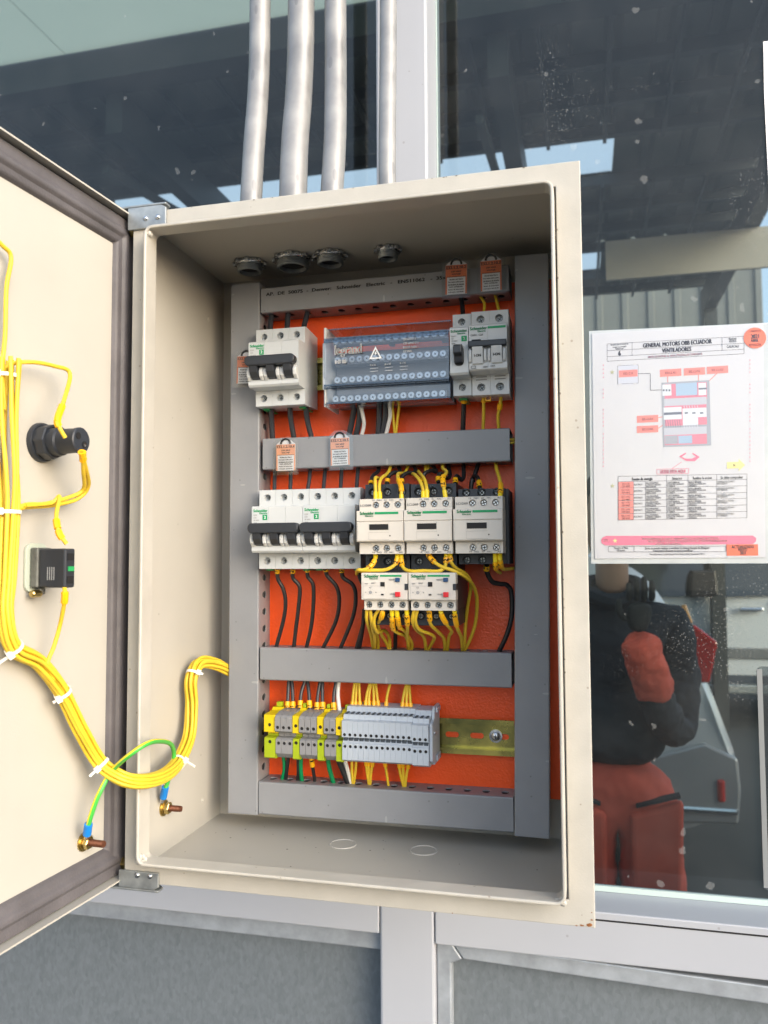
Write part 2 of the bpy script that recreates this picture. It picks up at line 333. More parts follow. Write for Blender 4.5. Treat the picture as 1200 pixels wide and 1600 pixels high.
WIRES=[
('feed_top','k',0.0029,[(0.0732,0.156,0.5529),(0.0753,0.149,0.5424),(0.0772,0.142,0.5248)],[]),
('feed_top','k',0.0029,[(0.0926,0.156,0.553),(0.0949,0.149,0.5425),(0.0963,0.142,0.5258)],[]),
('feed_top','k',0.0029,[(0.1159,0.156,0.5527),(0.116,0.149,0.5408),(0.1151,0.142,0.526)],[]),
('feed_low','k',0.0029,[(0.0796,0.14,0.4424),(0.0768,0.148,0.4303),(0.0751,0.156,0.4059)],[]),
('feed_low','k',0.0029,[(0.1002,0.14,0.4429),(0.0987,0.148,0.4277),(0.1,0.156,0.4057)],[]),
('feed_low','k',0.0029,[(0.1179,0.14,0.4436),(0.1168,0.148,0.4285),(0.1197,0.156,0.4065)],[]),
('dist_a','k',0.0031,[(0.1702,0.145,0.4421),(0.166,0.1505,0.4291),(0.1599,0.156,0.4089)],[]),
('dist_a','k',0.0031,[(0.1752,0.145,0.4418),(0.1732,0.1505,0.4262),(0.1674,0.156,0.408)],[]),
('dist_aw','w',0.0021,[(0.1764,0.143,0.4401),(0.1784,0.1463,0.4278),(0.1782,0.1497,0.4194),(0.1741,0.153,0.4073)],[]),
('dist_b','k',0.0031,[(0.1963,0.145,0.4428),(0.1944,0.1505,0.4252),(0.1913,0.156,0.4044)],[]),
('dist_b','k',0.0031,[(0.2028,0.145,0.4425),(0.2007,0.1505,0.4249),(0.1945,0.156,0.4042)],[]),
('dist_bw','w',0.0021,[(0.2071,0.143,0.4419),(0.2071,0.1463,0.4286),(0.2041,0.1497,0.4184),(0.1994,0.153,0.4036)],[]),
('dist_y','y',0.0014,[(0.2099,0.143,0.4441),(0.2096,0.149,0.4278),(0.2102,0.155,0.4063)],[]),
('dist_y','y',0.0014,[(0.2183,0.143,0.4428),(0.2146,0.149,0.4276),(0.2106,0.155,0.4063)],[]),
('one_low','k',0.0026,[(0.2849,0.138,0.4431),(0.2828,0.147,0.4321),(0.2803,0.156,0.4068)],[(0.12,0.3,'1')]),
('two_low','y',0.0017,[(0.3039,0.138,0.4413),(0.3028,0.147,0.4262),(0.3007,0.156,0.4059)],[(0.1,0.2,'')]),
('two_low','y',0.0017,[(0.3212,0.138,0.4404),(0.3191,0.144,0.4297),(0.3168,0.15,0.422),(0.3171,0.156,0.4069)],[(0.22,0.38,'')]),
('one_top','k',0.0024,[(0.2766,0.156,0.5575),(0.2818,0.148,0.542),(0.2842,0.14,0.5246)],[]),
('two_top','y',0.0015,[(0.2955,0.156,0.555),(0.3018,0.1507,0.5437),(0.3052,0.1453,0.536),(0.3051,0.14,0.5254)],[]),
('two_top','y',0.0015,[(0.3134,0.156,0.5535),(0.317,0.148,0.5391),(0.32,0.14,0.5258)],[]),
('row_top','k',0.0021,[(0.0781,0.155,0.3811),(0.0804,0.1485,0.3672),(0.0826,0.142,0.3529)],[]),
('row_top','k',0.0021,[(0.0959,0.155,0.3805),(0.0983,0.1485,0.3667),(0.1002,0.142,0.3524)],[]),
('row_top','k',0.0021,[(0.1179,0.155,0.3798),(0.1191,0.1485,0.3661),(0.1195,0.142,0.3526)],[]),
('row_top','k',0.0021,[(0.1348,0.155,0.3792),(0.1356,0.1485,0.3656),(0.1366,0.142,0.3528)],[]),
('row_top','k',0.0021,[(0.1529,0.155,0.3786),(0.1539,0.1485,0.3651),(0.1553,0.142,0.353)],[]),
('row_top','k',0.0021,[(0.1708,0.155,0.3787),(0.1712,0.1485,0.3645),(0.1724,0.142,0.3531)],[]),
('ct1','k',0.0021,[(0.1912,0.156,0.3815),(0.1935,0.15,0.3722),(0.191,0.138,0.3657),(0.1911,0.13,0.3596),(0.1916,0.125,0.3546)],[(0.8,0.93,'')]),
('ct1','k',0.0021,[(0.2119,0.156,0.38),(0.2171,0.145,0.3696),(0.2128,0.135,0.3676),(0.2089,0.13,0.3632),(0.2083,0.125,0.3549)],[(0.84,0.95,'')]),
('ct1','k',0.0021,[(0.2288,0.156,0.3794),(0.2333,0.145,0.3691),(0.2266,0.135,0.3667),(0.2228,0.13,0.3624),(0.223,0.125,0.3545)],[(0.84,0.95,'')]),
('ct2','k',0.0021,[(0.2464,0.156,0.3802),(0.2543,0.148,0.369),(0.2505,0.14,0.3692),(0.2463,0.132,0.3662),(0.2434,0.13,0.3613),(0.2431,0.125,0.3545)],[(0.82,0.95,'')]),
('ct2','k',0.0021,[(0.2641,0.156,0.3788),(0.2681,0.148,0.3648),(0.2658,0.14,0.3611),(0.2621,0.133,0.3649),(0.2594,0.13,0.3624),(0.2605,0.125,0.3548)],[(0.84,0.96,'')]),
('ct2','k',0.0021,[(0.2805,0.156,0.3782),(0.2822,0.147,0.3643),(0.2808,0.141,0.3592),(0.2771,0.135,0.3624),(0.2763,0.13,0.3596),(0.277,0.125,0.3536)],[(0.82,0.97,'5')]),
('ct3','k',0.0023,[(0.2964,0.157,0.3782),(0.2926,0.152,0.3653),(0.2899,0.15,0.3579),(0.2886,0.15,0.3467)],[]),
('ct3','k',0.0021,[(0.2913,0.152,0.3581),(0.2917,0.149,0.3622),(0.2943,0.145,0.3631),(0.2975,0.138,0.3597),(0.2997,0.13,0.3534),(0.3006,0.125,0.3475)],[(0.72,0.9,'7')]),
('cc1','y',0.0017,[(0.2005,0.125,0.3609),(0.201,0.108,0.3602),(0.2027,0.101,0.3522),(0.2039,0.098,0.3382)],[(0.82,1.0,'*')]),
('cc1','y',0.0017,[(0.2062,0.155,0.3797),(0.2073,0.135,0.3679),(0.2062,0.112,0.3602),(0.2064,0.102,0.3522),(0.208,0.098,0.3381)],[(0.88,1.0,'*')]),
('cc1','y',0.0017,[(0.2249,0.156,0.3792),(0.2219,0.146,0.3686),(0.22,0.125,0.3653),(0.2234,0.11,0.3582),(0.2285,0.1,0.3499),(0.2291,0.098,0.3376)],[(0.62,0.74,''),(0.74,0.88,''),(0.92,1.0,'*')]),
('cc2','y',0.0017,[(0.228,0.15,0.3681),(0.2384,0.12,0.3628),(0.246,0.106,0.355),(0.2495,0.101,0.3466),(0.2503,0.098,0.3382)],[(0.8,1.0,'*')]),
('cc2','y',0.0017,[(0.235,0.15,0.3701),(0.2413,0.13,0.3652),(0.2492,0.11,0.3575),(0.253,0.101,0.3487),(0.2539,0.098,0.3381)],[(0.8,1.0,'*')]),
('cc2b','y',0.0017,[(0.2419,0.155,0.3789),(0.2425,0.152,0.3694)],[]),
('cc2b','y',0.0017,[(0.2446,0.155,0.3788),(0.2449,0.152,0.3693)],[]),
('cc2','y',0.0017,[(0.2602,0.156,0.3793),(0.2622,0.14,0.3714),(0.2693,0.12,0.365),(0.268,0.106,0.3582),(0.2694,0.1,0.3515),(0.2716,0.098,0.3384)],[(0.56,0.67,'2'),(0.67,0.74,''),(0.74,0.84,'7'),(0.9,1.0,'*')]),
('cc3','y',0.0017,[(0.3131,0.156,0.3787),(0.3158,0.14,0.3681),(0.3206,0.12,0.3558),(0.3228,0.105,0.3468),(0.3225,0.098,0.3365)],[(0.62,0.72,''),(0.72,0.86,'6'),(0.9,1.0,'*')]),
('cb1','y',0.0017,[(0.2036,0.097,0.2879),(0.2038,0.094,0.2808),(0.2004,0.09,0.2741),(0.1943,0.088,0.2709),(0.1879,0.09,0.2706),(0.1783,0.12,0.2665)],[(0,0.18,'*'),(0.22,0.36,'1'),(0.36,0.5,'5')]),
('cb1','y',0.0017,[(0.225,0.097,0.2877),(0.2249,0.094,0.2789),(0.2217,0.092,0.274),(0.2142,0.09,0.2708),(0.2016,0.088,0.2704),(0.188,0.092,0.2697)],[(0,0.14,'*'),(0.16,0.3,'2')]),
('cb1','y',0.0017,[(0.2288,0.097,0.2877),(0.2296,0.094,0.2782),(0.2328,0.091,0.2719),(0.2412,0.088,0.2695),(0.2524,0.088,0.2699),(0.2658,0.089,0.2696),(0.2709,0.092,0.2728),(0.2719,0.095,0.2786),(0.272,0.097,0.2875)],[(0,0.08,'*'),(0.09,0.18,'2'),(0.84,0.92,'2'),(0.93,1.0,'*')]),
('cb2','y',0.0017,[(0.2536,0.097,0.2877),(0.2588,0.093,0.2804),(0.2675,0.09,0.2742),(0.28,0.09,0.2697),(0.2901,0.1,0.2633),(0.2946,0.12,0.2537),(0.2956,0.134,0.2393),(0.2918,0.145,0.2152),(0.283,0.152,0.1946),(0.2776,0.156,0.1875)],[(0.03,0.09,'4'),(0.09,0.15,'5')]),
('cb2','y',0.0017,[(0.2752,0.097,0.2875),(0.2766,0.095,0.2786),(0.2803,0.1,0.2722),(0.2882,0.114,0.2657),(0.2906,0.128,0.2553),(0.2856,0.14,0.2342),(0.2821,0.148,0.2148),(0.28,0.153,0.1954),(0.2776,0.156,0.1875)],[(0,0.06,'*'),(0.06,0.12,'2')]),
('cb3','y',0.0017,[(0.3177,0.097,0.2863),(0.3179,0.096,0.2766),(0.3177,0.106,0.2703),(0.3193,0.125,0.2673)],[(0,0.28,'*'),(0.3,0.6,'2')]),
('cb3','y',0.0017,[(0.3219,0.097,0.2863),(0.3223,0.096,0.2775),(0.3236,0.11,0.2711),(0.329,0.14,0.2712),(0.3367,0.155,0.2715)],[(0,0.2,'*'),(0.22,0.42,'2')]),
('ck3','k',0.0024,[(0.3066,0.125,0.2751),(0.306,0.13,0.2682),(0.3104,0.135,0.2586),(0.3173,0.14,0.2563),(0.3235,0.145,0.255),(0.3276,0.148,0.2472),(0.3273,0.15,0.2247),(0.322,0.152,0.2057),(0.3138,0.156,0.1892)],[(0.02,0.1,'7')]),
('ob1','y',0.0017,[(0.1969,0.09,0.2339),(0.195,0.095,0.2244),(0.1932,0.11,0.2146),(0.1903,0.13,0.2048),(0.1859,0.156,0.1875)],[]),
('ob1','y',0.0017,[(0.2,0.09,0.2339),(0.1996,0.095,0.2237),(0.1972,0.11,0.2125),(0.1934,0.132,0.201),(0.1867,0.156,0.1876)],[]),
('ob1','y',0.0017,[(0.2086,0.09,0.234),(0.2031,0.094,0.2259),(0.2013,0.1,0.217),(0.2015,0.113,0.21),(0.2046,0.128,0.2104),(0.205,0.145,0.2022),(0.2032,0.156,0.1879)],[]),
('ob1','y',0.0017,[(0.2122,0.09,0.2333),(0.2106,0.092,0.2269),(0.203,0.108,0.2178),(0.2008,0.128,0.2074),(0.2012,0.148,0.1966),(0.2027,0.156,0.1879)],[(0.04,0.25,'')]),
('ob1','y',0.0017,[(0.1969,0.12,0.2117),(0.1945,0.14,0.2017),(0.1905,0.156,0.1884)],[]),
('ob1','y',0.0017,[(0.221,0.09,0.2341),(0.2205,0.093,0.2241),(0.2185,0.105,0.2147),(0.2202,0.116,0.2097),(0.2245,0.13,0.2058),(0.2242,0.145,0.1988),(0.2223,0.156,0.1883)],[(0,0.1,'*'),(0.15,0.26,'3'),(0.26,0.36,'2')]),
('ob1','y',0.0017,[(0.2255,0.09,0.2341),(0.2259,0.093,0.2249),(0.2249,0.105,0.2162),(0.2276,0.116,0.2114),(0.2281,0.127,0.2058),(0.2284,0.145,0.1967),(0.2257,0.156,0.1884)],[(0,0.12,'*'),(0.14,0.25,'1'),(0.25,0.36,'2')]),
('ob1','y',0.0017,[(0.2352,0.09,0.2342),(0.2349,0.093,0.2243),(0.2327,0.105,0.2156),(0.2275,0.128,0.2042),(0.2235,0.156,0.1883)],[(0,0.13,'*'),(0.15,0.27,'4'),(0.27,0.4,'2')]),
('ob2','y',0.0017,[(0.2426,0.09,0.234),(0.2396,0.095,0.2229),(0.2402,0.11,0.2136),(0.2437,0.13,0.2045),(0.2407,0.156,0.1871)],[]),
('ob2','y',0.0017,[(0.2455,0.09,0.234),(0.2424,0.095,0.223),(0.2438,0.106,0.214),(0.2519,0.117,0.2091),(0.2545,0.127,0.2048),(0.2485,0.145,0.1966),(0.241,0.156,0.1871)],[]),
('ob2','y',0.0017,[(0.2562,0.09,0.2341),(0.2565,0.092,0.2269),(0.2561,0.101,0.2191),(0.2598,0.115,0.2117),(0.2628,0.135,0.2025),(0.2597,0.156,0.1871)],[(0.04,0.15,'5'),(0.15,0.27,'5')]),
('ob2','y',0.0017,[(0.2671,0.09,0.2343),(0.2685,0.092,0.2271),(0.2714,0.101,0.2193),(0.2733,0.117,0.2117),(0.2676,0.135,0.2049),(0.262,0.156,0.1871)],[(0,0.1,'*'),(0.12,0.22,''),(0.22,0.34,'')]),
('ob2','y',0.0017,[(0.2801,0.09,0.2344),(0.2803,0.094,0.2253),(0.2804,0.108,0.2144),(0.2803,0.132,0.2041),(0.2777,0.156,0.1875)],[(0,0.1,'*'),(0.12,0.26,'5'),(0.26,0.4,'')]),
('row_low','k',0.0021,[(0.0868,0.14,0.2727),(0.0864,0.1432,0.261),(0.091,0.1464,0.2501),(0.0924,0.1496,0.2359),(0.0887,0.1528,0.2169),(0.0788,0.156,0.186)],[(0.02,0.1,'1')]),
('row_low','k',0.0021,[(0.1041,0.14,0.2727),(0.103,0.1432,0.2618),(0.1092,0.1464,0.2517),(0.1064,0.1496,0.2282),(0.1028,0.1528,0.2093),(0.0989,0.156,0.1856)],[(0.02,0.1,'2')]),
('row_low','k',0.0021,[(0.1196,0.14,0.2734),(0.1193,0.1432,0.2634),(0.124,0.1464,0.254),(0.1229,0.1496,0.2315),(0.1193,0.1528,0.2096),(0.1125,0.156,0.1859)],[(0.02,0.1,'3')]),
('row_low','k',0.0021,[(0.1394,0.14,0.2734),(0.1404,0.1432,0.2641),(0.149,0.1464,0.2533),(0.1512,0.1496,0.2379),(0.1462,0.1528,0.2161),(0.1297,0.156,0.1855)],[(0.02,0.1,'4')]),
('row_low','k',0.0021,[(0.1566,0.14,0.2733),(0.1572,0.1432,0.2626),(0.1666,0.1464,0.2549),(0.1689,0.1496,0.2426),(0.1647,0.1528,0.221),(0.1492,0.156,0.1859)],[(0.02,0.1,'5')]),
('row_low','k',0.0021,[(0.1733,0.14,0.2718),(0.1753,0.144,0.2611),(0.1812,0.148,0.2442),(0.1785,0.152,0.2242),(0.1669,0.156,0.1863)],[(0.02,0.1,'6')]),
('ob_k','k',0.0021,[(0.1804,0.14,0.23),(0.1769,0.148,0.2128),(0.1707,0.156,0.1891)],[]),
('ob_k','k',0.0021,[(0.2126,0.14,0.2154),(0.2109,0.148,0.2058),(0.2086,0.156,0.1884)],[]),
('tt_k','k',0.0019,[(0.0938,0.156,0.1573),(0.0948,0.151,0.1395),(0.0957,0.146,0.1238)],[(0.68,0.88,'1')]),
('tt_k','k',0.0019,[(0.0967,0.156,0.1574),(0.1,0.151,0.1397),(0.1018,0.146,0.1236)],[(0.68,0.88,'1')]),
('tt_k','k',0.0019,[(0.1127,0.156,0.1569),(0.1093,0.151,0.1418),(0.1098,0.146,0.1234)],[(0.68,0.88,'1')]),
('tt_k','k',0.0019,[(0.1141,0.156,0.157),(0.1178,0.151,0.142),(0.1206,0.146,0.1239)],[(0.68,0.88,'1')]),
('tt_k','k',0.0019,[(0.1291,0.156,0.1574),(0.1275,0.151,0.1406),(0.128,0.146,0.1224)],[(0.68,0.88,'1')]),
('tt_k','k',0.0019,[(0.131,0.156,0.1575),(0.1324,0.151,0.1408),(0.1347,0.146,0.1231)],[(0.68,0.88,'1')]),
('tt_k','k',0.0019,[(0.1463,0.156,0.1571),(0.1448,0.151,0.1412),(0.1463,0.146,0.1223)],[(0.68,0.88,'1')]),
('tt_w','w',0.0021,[(0.1488,0.156,0.1571),(0.1492,0.151,0.1414),(0.1532,0.146,0.1226)],[]),
('tt_y','y',0.0014,[(0.166,0.156,0.1568),(0.1651,0.151,0.1402),(0.1654,0.146,0.1231)],[(0.62,0.93,'1')]),
('tt_y','y',0.0014,[(0.1678,0.156,0.1568),(0.1683,0.151,0.1403),(0.1687,0.146,0.1232)],[(0.62,0.93,'2')]),
('tt_y','y',0.0014,[(0.1703,0.156,0.1565),(0.1723,0.151,0.1405),(0.1746,0.146,0.1234)],[(0.62,0.93,'3')]),
('tt_y','y',0.0014,[(0.1824,0.156,0.1564),(0.1796,0.151,0.1416),(0.1791,0.146,0.1236)],[(0.62,0.93,'4')]),
('tt_y','y',0.0014,[(0.1837,0.156,0.1565),(0.1823,0.151,0.1417),(0.1837,0.146,0.1238)],[(0.62,0.93,'5')]),
('tt_y','y',0.0014,[(0.1855,0.156,0.1565),(0.1872,0.151,0.1418),(0.1889,0.146,0.124)],[(0.62,0.93,'6')]),
('tt_y','y',0.0014,[(0.1878,0.156,0.1566),(0.1908,0.151,0.142),(0.1944,0.146,0.1242)],[(0.62,0.93,'7')]),
('tt_y','y',0.0014,[(0.2036,0.156,0.1558),(0.201,0.151,0.1415),(0.2006,0.146,0.1236)],[(0.62,0.93,'8')]),
('tt_y','y',0.0014,[(0.2203,0.156,0.1554),(0.2178,0.151,0.1412),(0.2171,0.146,0.1235)],[(0.62,0.93,'9')]),
('tt_y','y',0.0014,[(0.2217,0.156,0.1555),(0.2213,0.151,0.1405),(0.2227,0.146,0.1237)],[(0.62,0.93,'1')]),
('tt_y','y',0.0014,[(0.223,0.156,0.1551),(0.225,0.151,0.1406),(0.2271,0.146,0.1239)],[(0.62,0.93,'2')]),
('tb_g','g',0.0019,[(0.0905,0.147,0.0815),(0.0907,0.1515,0.0648),(0.0858,0.156,0.0489)],[]),
('tb_k','k',0.0021,[(0.0973,0.147,0.0818),(0.0935,0.1515,0.0649),(0.0902,0.156,0.0492)],[]),
('tb_k','k',0.0019,[(0.1071,0.147,0.0815),(0.1062,0.1515,0.063),(0.1037,0.156,0.0491)],[]),
('tb_g','g',0.0022,[(0.1114,0.146,0.0819),(0.1091,0.1505,0.066),(0.1089,0.155,0.0497)],[]),
('tb_k','k',0.0018,[(0.1215,0.147,0.0796),(0.1221,0.1515,0.0648),(0.1228,0.156,0.0494)],[(0.02,0.14,''),(0.2,0.36,'')]),
('tb_g','g',0.0024,[(0.1392,0.146,0.0825),(0.1401,0.1505,0.0669),(0.1437,0.155,0.05)],[]),
('tb_k','k',0.003,[(0.1489,0.147,0.0819),(0.1534,0.1515,0.0674),(0.1595,0.156,0.0494)],[]),
('tb_k','k',0.0024,[(0.1524,0.149,0.0799),(0.1566,0.153,0.0646),(0.1608,0.157,0.0492)],[]),
('tb_w','w',0.0021,[(0.1562,0.147,0.0814),(0.1589,0.1515,0.0677),(0.1616,0.156,0.0513)],[]),
('tb_y','y',0.0014,[(0.1652,0.147,0.0811),(0.1638,0.1515,0.0646),(0.163,0.156,0.0496)],[]),
('tb_y','y',0.0014,[(0.1699,0.147,0.0813),(0.1675,0.1515,0.0665),(0.1641,0.156,0.0497)],[]),
('tb_y','y',0.0014,[(0.1795,0.147,0.0793),(0.1796,0.1515,0.0663),(0.1806,0.156,0.0503)],[(0.02,0.22,'')]),
('tb_y','y',0.0014,[(0.1826,0.147,0.079),(0.1814,0.1515,0.0672),(0.1809,0.156,0.0503)],[(0.02,0.22,'')]),
('tb_y','y',0.0014,[(0.1877,0.147,0.0793),(0.184,0.1515,0.0657),(0.1815,0.156,0.0503)],[(0.02,0.22,'')]),
('tb_y','y',0.0014,[(0.199,0.147,0.079),(0.2,0.1515,0.0666),(0.2009,0.156,0.0511)],[(0.02,0.22,'')]),
('tb_y','y',0.0014,[(0.2139,0.147,0.0786),(0.2141,0.1515,0.0666),(0.2166,0.156,0.0516)],[(0.02,0.22,'')]),
('tb_y','y',0.0014,[(0.2183,0.147,0.0784),(0.2172,0.1515,0.0676),(0.2175,0.156,0.0517)],[(0.02,0.22,'')]),
('tb_y','y',0.0014,[(0.2245,0.147,0.0792),(0.2207,0.1515,0.0661),(0.2182,0.156,0.0517)],[(0.02,0.22,'')]),
('gap_y','y',0.0015,[(0.3206,0.152,0.4011),(0.3302,0.15,0.3985),(0.3395,0.152,0.3997)],[]),
('gap_y','y',0.0015,[(0.3205,0.152,0.3947),(0.3302,0.15,0.3953),(0.3394,0.152,0.3965)],[]),
]
